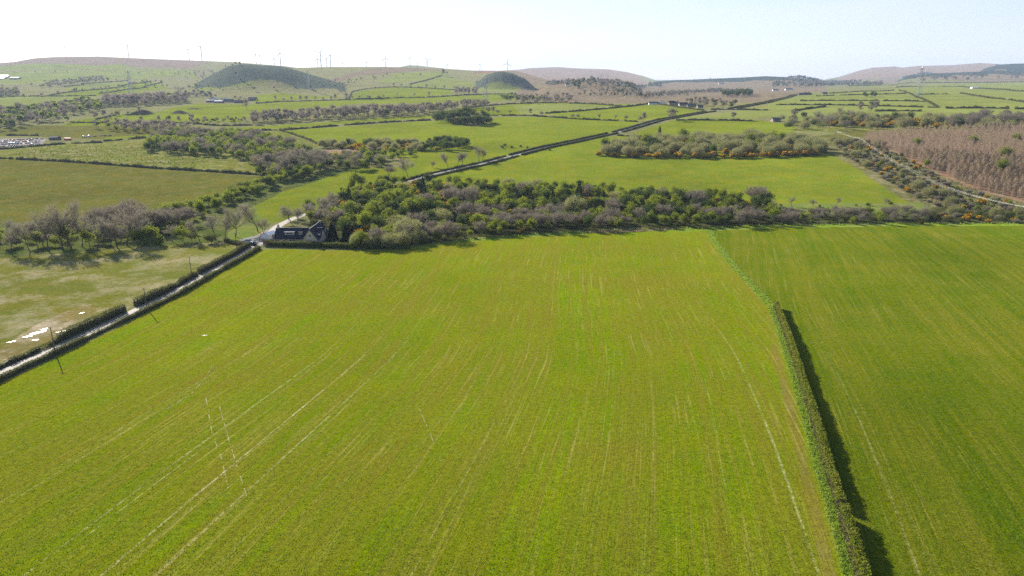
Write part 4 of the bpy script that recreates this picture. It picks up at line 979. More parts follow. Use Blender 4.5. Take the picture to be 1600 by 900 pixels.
# ================================================================ HEDGES AND WALLS
hedge_no = 0
def hedge(pts, label, w=1.3, h=1.7, leaf=.3, dens=26, step=1.5, gapf=0.0, world=None, mats=None, rag=.18, shoulder=0.0, group=None, bottom=0.0):
    global hedge_no; hedge_no += 1
    r = np.random.default_rng(500 + hedge_no)
    p = world if world is not None else wpath(pts, step)
    n = len(p); nm = normals(p)
    seg = np.hypot(*np.diff(p, axis=0).T); L = seg.sum()
    ph = r.uniform(0, 6.28, 4); t = np.r_[0, np.cumsum(seg)]
    def hgt(t): return h * (1 + rag * .5 * np.sin(t / 3.1 + ph[0]) + rag * .5 * np.sin(t / 7.9 + ph[1]) + rag * .4 * np.sin(t / 1.3 + ph[2]))
    # solid core
    k = 6; offs = np.array([-.34, -.34, -.18, .18, .34, .34]) * w; hs = np.array([0, .5, .74, .74, .5, 0])
    V = []
    for o, f in zip(offs, hs):
        q = p + nm * (o + .06 * w * np.sin(t / 2.3 + ph[3]))[:, None]
        V.append(np.stack([q[:, 0], q[:, 1], gh(q[:, 0], q[:, 1]) - (.25 if f == 0 else 0) + f * hgt(t)], 1))
    V = np.stack(V, 1)
    i = (np.arange(n - 1)[:, None] * k + np.arange(k - 1)[None]).ravel()
    F = np.stack([i, i + 1, i + 1 + k, i + k], 1)
    if gapf:
        keep = np.repeat(np.sin(np.arange(n - 1) * .9 + ph[0]) + np.sin(np.arange(n - 1) * .37 + ph[1]) > -2 + gapf * 2.2, k - 1); F = F[keep]
    ends = [[0, 1, 4, 5], [1, 2, 3, 4]]; ends += [[(n - 1) * k + j for j in e] for e in ends]; F = np.concatenate([F, np.array(ends)])
    # leaves and twigs
    m = min(90000, int(L * (w + 2 * h) * dens)); tt = r.uniform(0, L, m)
    if gapf: tt = tt[np.sin(tt / step * .9 + ph[0]) + np.sin(tt / step * .37 + ph[1]) > -2 + gapf * 2.2]; m = len(tt)
    bx = np.interp(tt, t, p[:, 0]); by = np.interp(tt, t, p[:, 1]); nx = np.interp(tt, t, nm[:, 0]); ny = np.interp(tt, t, nm[:, 1])
    side = r.uniform(0, w + 2 * h * .9, m); hh = hgt(tt)
    o = np.where(side < w, side - w / 2, np.where(side < w + h * .9, -w / 2, w / 2)); zz = np.where(side < w, 1.0, ((side - w) % (h * .9)) / (h * .9))
    o = o * (1 - .15 * zz) + r.normal(0, .11 * w, m); zz = np.clip(zz + r.normal(0, .09, m) - .06, bottom, 1.2)
    X = bx + nx * o; Y = by + ny * o; Z = gh(X, Y) + zz * hh
    D = r.normal(size=(m, 3)) * [1, 1, .6]
    V2, F2 = cards(np.stack([X, Y, Z], 1), r.uniform(.6, 1.5, m) * leaf, r, .7, D)
    ma = mats or (M_HEDB, M_HEDG)
    mi = np.concatenate([np.zeros(len(F), int), np.where(r.uniform(size=m) < .3 + .62 * zz ** 2, 1, 0)])
    me = np_mesh('hedge', np.concatenate([V.reshape(-1, 3), V2]), [np.concatenate([F, F2 + n * k])], list(ma), mi)
    return tag(link(bpy.data.objects.new('hedge', me)), label, 'hedge', group or 'field hedges')
def offset_path(p, o): return p + normals(p) * o
def cut(p, x_lo=None, y_lo=None, y_hi=None):
    m = np.ones(len(p), bool)
    if y_lo is not None: m &= p[:, 1] >= y_lo
    if y_hi is not None: m &= p[:, 1] <= y_hi
    return p[m]
def cutl(p, y_lo=None, y_hi=None): return cut(p, y_lo=y_lo, y_hi=None if y_hi is None else y_hi + 2.4)
def Yat(px, py): return P(px, py)[1]
# boundary hedge of the two crops
hy = np.arange(62, Yat(1213, 480), 1.0)
p1 = np.stack([hedge_x(hy), hy], 1)
M_HTOP = leaf_mat('trimmed_hedge_top', (.15, .20, .012), (.24, .24, .03), .5, .5, vary=.1)
yb = Yat(1342, 805)
hedge(None, 'trimmed flat-topped hedge between the two green crops, long upper length', 1.3, 2.2, .3, 60, world=cut(p1, y_lo=yb + .8), mats=(M_HEDB, M_HTOP), rag=.12)
hedge(None, 'shorter taller length of trimmed hedge at the bottom right edge', 1.4, 2.5, .3, 60, world=cut(p1, y_hi=yb), mats=(M_HEDB, M_HTOP), rag=.08)
# rough grass verge along it
def tufts(name, xy, label, size=(.35, .8), nb=7, mat=None, seed=3):
    r = np.random.default_rng(seed); n = len(xy); C = np.repeat(xy, nb, 0) + r.normal(0, .22, (n * nb, 2))
    s = np.repeat(r.uniform(*size, n), nb) * r.uniform(.7, 1.2, n * nb)
    D = np.stack([r.normal(0, .35, n * nb), r.normal(0, .35, n * nb), np.ones(n * nb)], 1)
    V, F = cards(np.stack([C[:, 0], C[:, 1], gh(C[:, 0], C[:, 1]) + s * .4], 1), s, r, .3, D)
    return tag(link(bpy.data.objects.new(name, np_mesh(name, V, [F], [mat or M_TUFT]))), label, kind='stuff')
r5 = np.random.default_rng(9)
yy = np.concatenate([r5.uniform(70, 200, 2600), r5.uniform(180, Yat(1110, 359), 2300)])
off = np.where(yy < Yat(1213, 480), r5.uniform(-2.7, -.9, len(yy)), r5.uniform(-3.0, .4, len(yy)))
tufts('verge_grass', np.stack([hedge_x(yy) + off, yy], 1), 'rough bright grass tufts along the foot of the boundary hedge', (.2, .5), 9)
ex = resample(wpoly([(640, 386.5), (760, 371.5), (900, 362), (1000, 357.2), (1110, 356.6), (1200, 352.4), (1400, 349.8), (1700, 350)]), .5)
tufts('verge_grass', ex + r5.normal(0, 1.2, ex.shape), 'rough grass tufts along the far edge of the crops', (.4, 1.0), 5, seed=4)
# crop plants, thick near the camera and thinning to nothing with distance
M_CROPL = leaf_mat('crop_blades', (.100, .165, .003), (.140, .205, .006), .5, .12, vary=.05)
rc = np.random.default_rng(77); nC = 330000
yC = 82 + (rc.uniform(0, 1, nC) ** 1.9) * 180; xC = rc.uniform(-.92, .92, nC) * yC
kf = .24 - .075 * np.clip((xC + 60) / 110, 0, 1); rowx = np.where(xC > np.interp(yC, _hy, _hx), xC - .29 * (yC - 100), xC - kf * (yC - 100))
keep = (np.sin(rowx * 2 * math.pi / .75) + .8 * np.sin(rowx * 2 * math.pi / 3.3 + 1) + rc.normal(0, .9, nC)) > -.4
dC = xC - np.interp(yC, _hy, _hx); keep &= (dC > 1.6) | (dC < -6.9)
keep &= inside(fe, xC, yC)
xC, yC = xC[keep], yC[keep]
tufts('crop_plants', np.stack([xC, yC], 1), 'young green crop plants in drilled rows over the near fields', (.16, .34), 1, M_CROPL, 78)
# lane hedges
lp = lane_p
Lh, Rh = offset_path(lp, 3.5), offset_path(lp, -3.5)
yl = lambda px, py: Yat(px, py)
G_ = 'hedges along the farm lane'
hedge(None, 'low gappy hedge on the left of the lane, nearest the photo edge', 1.5, 1.1, .3, 26, world=cutl(Lh, y_hi=yl(84, 533)), gapf=.25, rag=.4, group=G_)
hedge(None, 'thick dark hedge left of the lane, lower side of the field gap', 2.2, 2.4, .28, 34, world=cut(offset_path(lp, 4.0), y_lo=yl(84, 533), y_hi=yl(206, 484)), rag=.1, group=G_)
hedge(None, 'short dark hedge left of the lane, just above the field gap', 2.4, 2.5, .28, 34, world=cutl(offset_path(lp, 4.0), y_lo=yl(214, 479), y_hi=yl(250, 461)), rag=.14, group=G_)
hedge(None, 'lumpy hedge left of the lane between the gap and middle pole', 1.7, 2.0, .3, 30, world=cutl(Lh, y_lo=yl(251, 460), y_hi=yl(310, 430)), rag=.4, group=G_)
hedge(None, 'even dark hedge left of the lane up to the parked cars', 2.0, 2.1, .3, 30, world=cutl(Lh, y_lo=yl(311, 429), y_hi=yl(388, 386)), rag=.16, group=G_)
hedge(None, 'brown twiggy hedge right of the lane, nearest the photo edge', 1.4, 1.35, .28, 32, world=cutl(Rh, y_hi=yl(125, 533)), rag=.2, group=G_)
hedge(None, 'thin low gappy hedge right of the lane, second length', 1.1, 1.0, .28, 22, world=cutl(Rh, y_lo=yl(126, 532), y_hi=yl(188, 505)), gapf=.3, rag=.45, group=G_)
hedge(None, 'full hedge right of the lane opposite the field gap', 1.5, 1.35, .28, 32, world=cutl(Rh, y_lo=yl(189, 504), y_hi=yl(352, 422)), rag=.22, group=G_)
hedge(None, 'tall dark hedge right of the lane up to the farmhouse', 1.7, 1.6, .28, 32, world=cutl(Rh, y_lo=yl(353, 421), y_hi=yl(408, 389)), rag=.1, group=G_)
hedge([(413, 384), (425, 385), (460, 385.5), (520, 387), (570, 389), (640, 388.5)], 'long dark garden hedge in front of the farmhouse', 2.2, 2.4, .3, 34, rag=.12, mats=(M_DARK, M_HEDG))
hedge([(378, 384.5), (366, 381), (352, 378)], 'short hedge at the corner of the stubble field by the cars', 1.8, 1.7, .3, 28, rag=.2)
# hedges by the main road
G_ = 'hedges along the straight country road'
rp = road_p; yk = [Yat(800, 244), Yat(960, 208), Yat(1112, 174), Yat(1145, 170)]
for sgn, wd_ in ((1, 'far'), (-1, 'near')):
    q = offset_path(rp, 5.2 * sgn)
    hedge(None, f'dark bushy hedge on the {wd_} side of the country road, lower length', 1.5, 1.4, .5, 8, world=cut(q, y_hi=yk[0]), rag=.35, group=G_)
    hedge(None, f'straight dark hedge on the {wd_} side of the country road, middle length', 1.7, 1.6, .6, 7, world=cut(q, y_lo=yk[0] + 2, y_hi=yk[1]), rag=.12, group=G_)
    hedge(None, f'hedge on the {wd_} side of the country road, below the cottages', 1.9, 1.6, .7, 5, world=cut(q, y_lo=yk[1] + 6, y_hi=yk[2]), rag=.15, group=G_)
    hedge(None, f'hedge on the {wd_} side of the country road, beyond the cottages', 2.2, 1.9, .9, 3, world=cut(q, y_lo=yk[3]), rag=.15, group=G_)
FH = [  # px path, width, height, gap, label
 ([(-60, 246), (0, 247.5), (20, 248.5)], 2.5, 2.2, 0, 'short hedge stub at the left photo edge above the olive meadow'),
 ([(26, 249), (100, 252.5), (237, 263), (325, 268), (400, 273), (430, 276)], 2.6, 2.4, 0, 'long dark hedge between olive meadow and rough pasture'),
 ([(162, 221), (250, 213.5), (330, 208), (400, 204), (440, 203.5)], 3.0, 2.6, .1, 'hedge under the strip field, left length'),
 ([(441, 203.5), (530, 196.5), (600, 191.5), (673, 188)], 3.0, 2.6, .2, 'hedge under the strip field, right length to the knoll'),
 ([(437, 204), (455, 209), (478, 217), (500, 227)], 2.4, 2.2, 0, 'old wall line dropping from strip field to gorse bank'),
 ([(-60, 236), (0, 234), (66, 228), (100, 225), (160, 223)], 2.6, 2.4, .1, 'ragged hedge in front of the vehicle yard'),
 ([(60, 193), (110, 192), (160, 192), (262, 192)], 3, 2.4, .3, 'gappy hedge below the earth mounds'),
 ([(60, 212), (10, 212)], 3, 2.4, 0, 'hedge behind the vehicle yard'),
 ([(262, 192), (300, 193), (340, 197), (395, 196)], 3, 2.4, .3, 'scrubby hedge right of the earth mounds'),
 ([(150, 187), (180, 180), (215, 176)], 3, 2.2, .25, 'broken hedge climbing to the earth mounds'),
 ([(-60, 151), (0, 151), (75, 150.5), (150, 150)], 4, 3, 0, 'hedge above the long wood on the left slope'),
 ([(75, 150), (110, 144), (155, 140), (190, 134), (236, 127)], 4, 3, 0, 'hedge slanting up the pale hill fields, middle one'),
 ([(155, 146.5), (200, 140), (253, 129)], 4, 3, 0, 'hedge slanting up the pale hill fields, right one'),
 ([(100, 136), (150, 130), (200, 126)], 4, 3, .1, 'hedge slanting up the pale hill fields, left one'),
 ([(400, 162), (437, 159)], 4, 3, 0, 'short dark hedge left of the tree row'),
 ([(437, 159), (490, 158), (540, 156), (585, 154)], 3.4, 2.6, 0, 'hedge under the row of bare trees'),
 ([(585, 154), (650, 153), (715, 149.5), (760, 147.5), (800, 147)], 4, 3, 0, 'hedge below the bright hillside field'),
 ([(545, 155), (550, 143), (580, 138), (615, 136)], 3.4, 2.6, .1, 'left hedge of the bright hillside field'),
 ([(615, 136), (660, 137), (712, 141)], 3.4, 2.6, 0, 'top hedge of the bright hillside field'),
 ([(690, 118), (665, 126), (640, 132)], 4, 3, .1, 'hedge climbing to the lone skyline tree'),
 ([(725, 169), (760, 165.5), (800, 162.5), (850, 161), (887, 160)], 3.4, 2.6, 0, 'hedge above the fields beyond the knoll'),
 ([(767, 181), (800, 181), (815, 180.5), (850, 182.5), (912, 187), (940, 188), (997, 190.5)], 3, 2.3, .15, 'low wall line with small trees left of the road'),
 ([(390 + 500, 161.5), (925, 162.5), (972, 167)], 3.6, 2.8, 0, 'upper hedge of the wedge field below the moor'),
 ([(852, 177.5), (887, 175), (950, 170), (985, 166.5), (1018, 162)], 3.4, 2.8, 0, 'lower hedge of the wedge field below the moor'),
 ([(1018, 162), (1060, 168), (1100, 173)], 3, 2.4, 0, 'hedge behind the roadside cottages field'),
 ([(1056, 188), (1100, 188), (1150, 188.5), (1185, 190)], 3, 2.4, .15, 'hedge in the pasture right of the road, near one'),
 ([(965, 212), (1000, 214), (1030, 216)], 2.6, 2, .1, 'short hedge from the road to the rounded clump'),
 ([(1275, 150.5), (1340, 148.5), (1415, 146.5)], 4, 2.6, .12, 'dark hedge across the right-hand fields, second from top'),
 ([(1295, 146), (1340, 143.5), (1397, 141)], 4, 2.6, .1, 'dark hedge across the right-hand fields, topmost left'),
 ([(1250, 158), (1300, 157.5), (1373, 157.5)], 4, 2.6, 0, 'dark hedge across the right-hand fields, third from top, left'),
 ([(1380, 158), (1410, 158), (1445, 159)], 4, 2.8, 0, 'dark hedge across the right-hand fields, third from top, right'),
 ([(1212, 164), (1287, 164), (1375, 166), (1465, 168.5)], 4, 2.6, .1, 'long dark hedge across the right-hand fields, fourth from top'),
 ([(1477, 169.5), (1530, 169), (1577, 170)], 4.5, 3.2, 0, 'thick dark hedge at the right, lowest of the open fields'),
 ([(1585, 170.5), (1640, 171.5)], 4.5, 3.2, 0, 'dark hedge stub at the right photo edge'),
 ([(1405, 141), (1432, 152), (1465, 168)], 3.6, 2.4, 0, 'hedge running down the right-hand slope past the pylon'),
 ([(1435, 148), (1455, 147.3), (1480, 147)], 4, 2.6, .2, 'broken hedge right of the pylon'),
 ([(1400, 136.5), (1482, 135), (1525, 138), (1575, 141), (1640, 145)], 5, 3.2, 0, 'long hedge beside the white shed on the right'),
 ([(1500, 146), (1550, 154), (1620, 163)], 4, 2.6, .2, 'hedge running down to the right photo edge'),
 ([(1237, 174.5), (1260, 170.5), (1290, 167)], 3.6, 3, 0, 'thick dark hedge slanting up right of the road'),
 ([(1360, 174), (1400, 173.5), (1440, 174)], 3.6, 2.4, .15, 'low hedge above the gorse belt'),
 ([(1110, 171.5), (1150, 171.5), (1200, 172.5)], 3.6, 2.4, .2, 'hedge just right of the far road bend'),
 ([(1325, 134.5), (1400, 132), (1500, 129.5), (1640, 128)], 6, 3.2, .1, 'topmost hedge on the right-hand skyline fields'),
]
for pts, w_, h_, gp, lab in FH:
    D0 = P(*pts[len(pts) // 2])[1]
    hedge(pts, lab, w_ * .7, h_ * .75, .5 + D0 / 2200, max(1.2, 7 - D0 / 330), step=max(3.0, D0 / 170), gapf=gp, rag=.55)

# rushes in the pastures and dead stems around the scrub
def patch_tufts(pts, gap, label, size, mat, seed, nb=5, name='rushes'):
    tufts(name, scatter(wpoly(pts), gap, 9000, seed), label, size, nb, mat, seed)
patch_tufts([(20, 242), (60, 228), (200, 228), (330, 246), (320, 262), (200, 256), (60, 248)], 5.5, 'dark rush tufts over the rough pasture on the left', (.8, 1.6), M_DARK, 31)
patch_tufts([(1300, 222), (1345, 218), (1470, 276), (1600, 318), (1700, 340), (1600, 344), (1455, 324), (1400, 292)], 2.4, 'pale dead stems and grass through the scrub strip', (.8, 1.7), M_DEAD, 32, name='dead_grass')
patch_tufts([(905, 363.5), (1000, 357.6), (1052, 356.8), (1058, 358.6), (960, 365)], .8, 'reddish brown dead bracken at the edge of the wood', (.6, 1.1), M_LARC, 33, name='bracken')
# ================================================================ BUILDINGS
M_SLATE = plain('slate_roof', (.030, .034, .050), .9, spec=.1, nscale=1.5, amt=.25)
M_SLATE2 = plain('grey_tile_roof', (.10, .10, .115), .6, nscale=1.5)
M_CREAM = plain('cream_render', (.48, .42, .31), .85, nscale=.8, amt=.12)
M_STONE = plain('stone_wall', (.30, .24, .19), .9, nscale=2.5, amt=.35)
M_WHITE = plain('white_paint', (.78, .77, .74), .6, amt=.05)
M_GLASS = plain('window_glass', (.03, .035, .045), .08, amt=.1, spec=.8)
M_WOOD = plain('weathered_wood', (.16, .12, .085), .85, nscale=6)
M_STEEL = plain('galvanised_steel', (.42, .43, .44), .45, .6, amt=.1)
M_SHEET = plain('pale_sheet_roof', (.62, .63, .66), .22, .3, nscale=.4, amt=.08, spec=.6)
M_SHEET2 = plain('grey_sheet_roof', (.26, .27, .30), .4, .1, nscale=.4)
M_SHED = plain('dark_shed_wall', (.09, .085, .08), .8)
M_RED = plain('red_container', (.45, .08, .05), .5)
M_BLACK = plain('tyre_rubber', (.02, .02, .02), .8)

def gable_walls(mb, x0, x1, y0, y1, eave, ridge, along='x', z0=-.6):
    if along == 'x':
        ym = (y0 + y1) / 2; V = [[x0, y0, z0], [x1, y0, z0], [x1, y1, z0], [x0, y1, z0], [x0, y0, eave], [x1, y0, eave], [x1, y1, eave], [x0, y1, eave], [x0, ym, ridge], [x1, ym, ridge]]
        mb.add(V, [[0, 1, 5, 4], [2, 3, 7, 6], [1, 2, 6, 5], [3, 0, 4, 7]], [[5, 6, 9], [7, 4, 8]])
    else:
        xm = (x0 + x1) / 2; V = [[x0, y0, z0], [x1, y0, z0], [x1, y1, z0], [x0, y1, z0], [x0, y0, eave], [x1, y0, eave], [x1, y1, eave], [x0, y1, eave], [xm, y0, ridge], [xm, y1, ridge]]
        mb.add(V, [[0, 1, 5, 4], [2, 3, 7, 6], [1, 2, 6, 5], [3, 0, 4, 7]], [[4, 5, 8], [6, 7, 9]])
    return mb
def gable_roof(mb, x0, x1, y0, y1, eave, ridge, along='x', over=.35, th=.18):
    if along == 'x':
        ym = (y0 + y1) / 2; k = (ridge - eave) / (ym - y0); e = eave - over * k
        prof = [(y0 - over, e + .02), (ym, ridge + .02), (y1 + over, e + .02), (y1 + over, e + .02 + th), (ym, ridge + .04 + th * 1.2), (y0 - over, e + .02 + th)]
        V = [[x0 - over, p[0], p[1]] for p in prof] + [[x1 + over, p[0], p[1]] for p in prof]
    else:
        xm = (x0 + x1) / 2; k = (ridge - eave) / (xm - x0); e = eave - over * k
        prof = [(x0 - over, e + .02), (xm, ridge + .02), (x1 + over, e + .02), (x1 + over, e + .02 + th), (xm, ridge + .04 + th * 1.2), (x0 - over, e + .02 + th)]
        V = [[p[0], y0 - over, p[1]] for p in prof] + [[p[0], y1 + over, p[1]] for p in prof]
    Q = [[i, (i + 1) % 6, (i + 1) % 6 + 6, i + 6] for i in range(6)] + [[0, 1, 4, 5], [1, 2, 3, 4], [6, 7, 10, 11], [7, 8, 9, 10]]
    return mb.add(V, Q)
def window(parent, c, w, h, ax='y', s=-1):
    """frame and pane set into a wall; ax is the wall's normal axis"""
    f = MB(); t = .08
    def bx(mb, du, dz, su, sz, d, o):
        if ax == 'y': mb.box((c[0] + du, c[1] + s * o, c[2] + dz), (su, d, sz))
        else: mb.box((c[0] + s * o, c[1] + du, c[2] + dz), (d, su, sz))
    bx(f, 0, h / 2, w + t, t, .1, .04); bx(f, 0, -h / 2, w + t * 2, t * 1.3, .16, .06)
    bx(f, -w / 2, 0, t, h, .1, .04); bx(f, w / 2, 0, t, h, .1, .04); bx(f, 0, 0, t * .7, h, .08, .035)
    o = f.build('window', M_WHITE, parent)
    g = MB(); bx(g, 0, 0, w - t, h - t, .03, .012); g.build('pane', M_GLASS, o)
    return o
# farmhouse: long slate-roofed range with a gabled wing at its right
hx0, hy0 = P(429, 381); hx1 = P(500, 381)[0]
fh = empty('farmhouse', (hx0, hy0 + 1.0, G(hx0 + 8, hy0 + 4)))
tag(fh, 'long cream farmhouse with dark slate roofs and gabled wing behind garden hedge', 'house')
Lm = 22.0
gable_walls(MB(), 0, Lm, 0, 9.5, 2.7, 6.6).build('wall', M_CREAM, fh)
rf = gable_roof(MB(), 0, Lm, 0, 9.5, 2.7, 6.6, over=.5).build('roof', M_SLATE, fh)
MB().box((Lm / 2, 4.75, 6.86), (Lm + 1, .3, .12)).build('ridge_tiles', M_SLATE2, rf)
wx = 14.6
ww = 7.0
gable_walls(MB(), wx, wx + ww, -3.4, 16, 2.9, 7.6, 'y').build('wing_wall', M_CREAM, fh)
rf2 = gable_roof(MB(), wx, wx + ww, -3.4, 16, 2.9, 7.6, 'y', over=.4).build('wing_roof', M_SLATE, fh)
MB().box((wx + ww / 2, 6.3, 7.86), (.3, 20, .12)).build('ridge_tiles', M_SLATE2, rf2)
for yy_ in (1.2, 5.6, 10.2):
    d = gable_walls(MB(), wx + ww - 2.3, wx + ww + .1, yy_, yy_ + 2.0, 4.9, 6.0, 'x', 3.2).build('dormer', M_WHITE, fh)
    gable_roof(MB(), wx + ww - 2.8, wx + ww + .1, yy_, yy_ + 2.0, 4.9, 6.0, 'x', .18, .1).build('roof', M_SLATE, d)
    window(d, (wx + ww + .1, yy_ + 1, 4.3), 1.1, 1.0, 'x', 1)
for dx, dw in ((4.6, 4.6), (11.4, 1.8)):
    d = MB().box((dx + dw / 2, 2.6, 4.6), (dw, 2.4, 1.5)).build('dormer', M_CREAM, fh)
    MB().box((dx + dw / 2, 2.7, 5.42), (dw + .5, 3.0, .14)).build('roof', M_SHEET2 if dw > 3 else M_SLATE, d)
    window(d, (dx + dw / 2, 1.4, 4.65), dw * .7, .9)
for dx in (1.6, 7.6, 11.0): window(fh, (dx, 0, 1.5), 1.2, 1.1)
window(fh, (wx + ww / 2, -3.4, 4.6), 1.1, 1.2); window(fh, (wx + 1.9, -3.4, 1.5), 1.3, 1.2); window(fh, (wx + ww - 1.9, -3.4, 1.5), 1.3, 1.2)
dr = MB().box((9.3, -.05, 1.0), (1.0, .1, 2.0)).build('door', M_WOOD, fh); MB().box((9.65, -.13, 1.0), (.08, .06, .18)).build('handle', M_STEEL, dr)
for cx_, cy_ in ((.6, 4.75), (wx + ww / 2, 15.2)):
    ch = MB().box((cx_, cy_, 7.4), (.8, 1.3, 1.7)).build('chimney', M_CREAM, fh); MB().tube((cx_, cy_ - .3, 8.2), (cx_, cy_ - .3, 8.7), .14, .12).tube((cx_, cy_ + .3, 8.2), (cx_, cy_ + .3, 8.7), .14, .12).build('chimney_pot', M_STONE, ch)
for i in range(4): MB().box((2.2 + i * 3.5 if i != 1 else 3.0, 1.6, 4.02), (.0 + .7, .9, .06)).build('skylight', M_GLASS, fh) if i in (3,) else None
# outbuilding with brown wall beside the yard
def building(kind, x, y, L, W, eave, ridge, rz, wall, roof, label, cat, wins=3, chim=1, group=None, door=True):
    o = empty(kind, (x, y, G(x, y)), rz)
    gable_walls(MB(), -L / 2, L / 2, -W / 2, W / 2, eave, ridge, z0=-2.5).build('wall', wall, o)
    r_ = gable_roof(MB(), -L / 2, L / 2, -W / 2, W / 2, eave, ridge).build('roof', roof, o)
    for i in range(chim):
        c = MB().box(((-1) ** i * (L / 2 - .5), 0, ridge + .45), (.7, 1.1, 1.3)).build('chimney', wall, r_)
    for i in range(wins):
        px_ = -L / 2 + L * (i + .7) / (wins + .4); window(o, (px_, -W / 2, eave * .58), 1.1, 1.1)
    if door: MB().box((-L / 2 + L * .5 + .2, -W / 2 - .04, 1.0), (1.0, .08, 2.0)).build('door', M_WOOD, o)
    return tag(o, label, cat, group)
def bpix(px, py, wpx):
    x, y = P(px, py); return x, y, wpx * (y * CP + (CAMH - G(x, y)) * SP) / FOC
x, y = P(424, 384)
building('outbuilding', x - .5, y + .8, 6.5, 3.2, 1.6, 2.5, .5, M_STONE, plain('rust_roof', (.22, .11, .075), .7), 'low brown outbuilding at the left end of the farmhouse', 'outbuilding', 0, 0)
x, y = P(421, 372)
building('white_shed', x, y, 6.0, 4.5, 2.2, 3.1, 1.2, M_WHITE, M_SHEET, 'small shed with glinting white roof behind the farmyard', 'shed', 1, 0)
BLD = [ # kind, px, py, width px, depth m, eave, ridge, rot, wall, roof, label, windows, chimneys
 ('cottage', 1022, 163.5, 16, 7, 2.6, 5.2, 0, M_WHITE, M_SLATE2, 'low pale cottage, leftmost of the roadside houses', 3, 1),
 ('cottage', 1036, 163, 9, 8, 3.4, 6.8, 1.2, M_WHITE, M_SHEET2, 'white gabled house beside the leftmost roadside cottage', 2, 1),
 ('cottage', 1050, 164.5, 12, 8, 4.0, 7.6, .3, M_STONE, M_SLATE, 'tall dark stone house left of centre among the roadside houses', 3, 2),
 ('cottage', 1059, 164, 8, 8, 3.6, 7.4, 1.4, M_STONE, M_SLATE, 'gable-fronted stone house in the middle of the roadside houses', 2, 1),
 ('cottage', 1068, 166, 14, 7, 3.0, 6.4, .1, M_CREAM, M_SLATE, 'slate-roofed cottage right of centre among the roadside houses', 3, 2),
 ('cottage', 1081, 167.5, 13, 7, 2.8, 6.0, -.1, M_STONE, M_SLATE2, 'long low stone cottage at the right of the roadside houses', 3, 1),
 ('cottage', 1094, 168.5, 9, 6, 2.5, 5.0, .2, M_STONE, M_SLATE, 'small stone cottage, rightmost of the roadside houses', 2, 1),
 ('barn', 327, 160, 11, 12, 4.0, 6.5, .2, M_SHED, M_SHEET2, 'grey barn at the left end of the hill farm', 0, 0),
 ('barn', 334, 158, 10, 12, 4.5, 8.0, .9, M_STONE, M_SHEET, 'barn with bright white roof at the left of the hill farm', 0, 0),
 ('barn', 341, 161, 13, 12, 4.0, 6.5, 0, M_SHED, M_SHEET2, 'broad barn in the front row of the hill farm', 0, 0),
 ('barn', 349, 158.5, 8, 11, 4.5, 8.0, 1.0, M_STONE, M_SHEET, 'second bright-roofed barn at the centre of the hill farm', 0, 0),
 ('farmhouse_far', 357, 160, 15, 9, 3.6, 7.2, 0, M_STONE, M_SLATE, 'dark slate-roofed house right of the bright hill farm barns', 3, 2),
 ('barn', 372, 161, 14, 11, 3.6, 6.6, -.05, M_SHED, M_SLATE, 'long dark barn at the right end of the hill farm', 0, 0),
 ('barn', 394, 158, 13, 12, 4.4, 7.6, .1, M_SHED, M_SLATE2, 'dark barn standing apart right of the hill farm', 0, 0),
 ('greenhouse', 5, 121, 12, 22, 4.5, 8, .05, M_SHEET2, M_SHEET, 'upper long shed with glaring white roof at left edge', 0, 0),
 ('greenhouse', 1, 124, 9, 22, 4.5, 8, .05, M_SHEET2, M_SHEET, 'lower long shed with glaring white roof at left edge', 0, 0),
 ('barn', 22, 124, 14, 18, 5, 9, .1, M_SHED, M_SLATE2, 'hazy dark shed right of the glaring long sheds', 0, 0),
 ('barn', 1524, 138.5, 10, 12, 4.5, 6.0, 0, M_WHITE, M_SHEET, 'white shed among the hedges of the right-hand fields', 0, 0),
 ('cottage', 887, 134.5, 6, 9, 4.0, 8, 0, M_WHITE, M_SLATE2, 'small pale house among trees on the moor', 2, 1),
 ('cottage', 944, 133.5, 8, 9, 4.0, 8, .1, M_STONE, M_SLATE, 'slate-roofed house among trees on the moor', 2, 1),
 ('cottage', 1127, 131.5, 8, 10, 5, 9, 0, M_WHITE, M_SLATE2, 'white house below the far plantation', 2, 1),
 ('cottage', 1212, 142, 9, 9, 4, 7.5, 0, M_WHITE, M_SLATE2, 'left white house beyond the far road end', 2, 1),
 ('cottage', 1233, 141, 12, 9, 4, 7.5, .1, M_WHITE, M_SLATE2, 'right white house beyond the far road end', 3, 2),
 ('barn', 1258, 148.5, 22, 12, 3.6, 5.5, .15, M_SHED, M_SLATE, 'long low dark barn beside the far road end', 0, 0),
 ('barn', 1289, 147, 8, 10, 3.6, 5.5, .15, M_SHED, M_SLATE, 'small dark barn right of the long low barn', 0, 0),
 ('cottage', 1213, 190.5, 13, 7, 2.8, 5.4, .2, M_STONE, M_SLATE2, 'stone cottage hidden in trees behind the rounded clump', 3, 1),
 ('shed', 83, 219, 13, 8, 3.0, 4.2, 0, M_SHED, M_SLATE, 'dark open-fronted shed beside the vehicle yard', 0, 0),
]
for kd, px, py, wp, dp, ev, rg, rz, wm, rm, lab, nw, nc in BLD:
    x, y, wm_ = bpix(px, py, wp)
    building(kd if kd != 'farmhouse_far' else 'cottage', x, y + dp / 2, wm_, dp, ev, rg, rz, wm, rm, lab, {'cottage': 'house', 'farmhouse_far': 'house'}.get(kd, kd), nw, nc)
x, y = P(106, 219)
ct = MB().box((0, 0, 1.35), (8, 2.5, 2.6)); [ct.box((-3.8 + i * .5, -1.27, 1.35), (.12, .06, 2.3)) for i in range(16)]
c_ = ct.build('shipping_container', M_RED); c_.location = (x, y, G(x, y)); tag(c_, 'red container beside the vehicle yard', 'container')

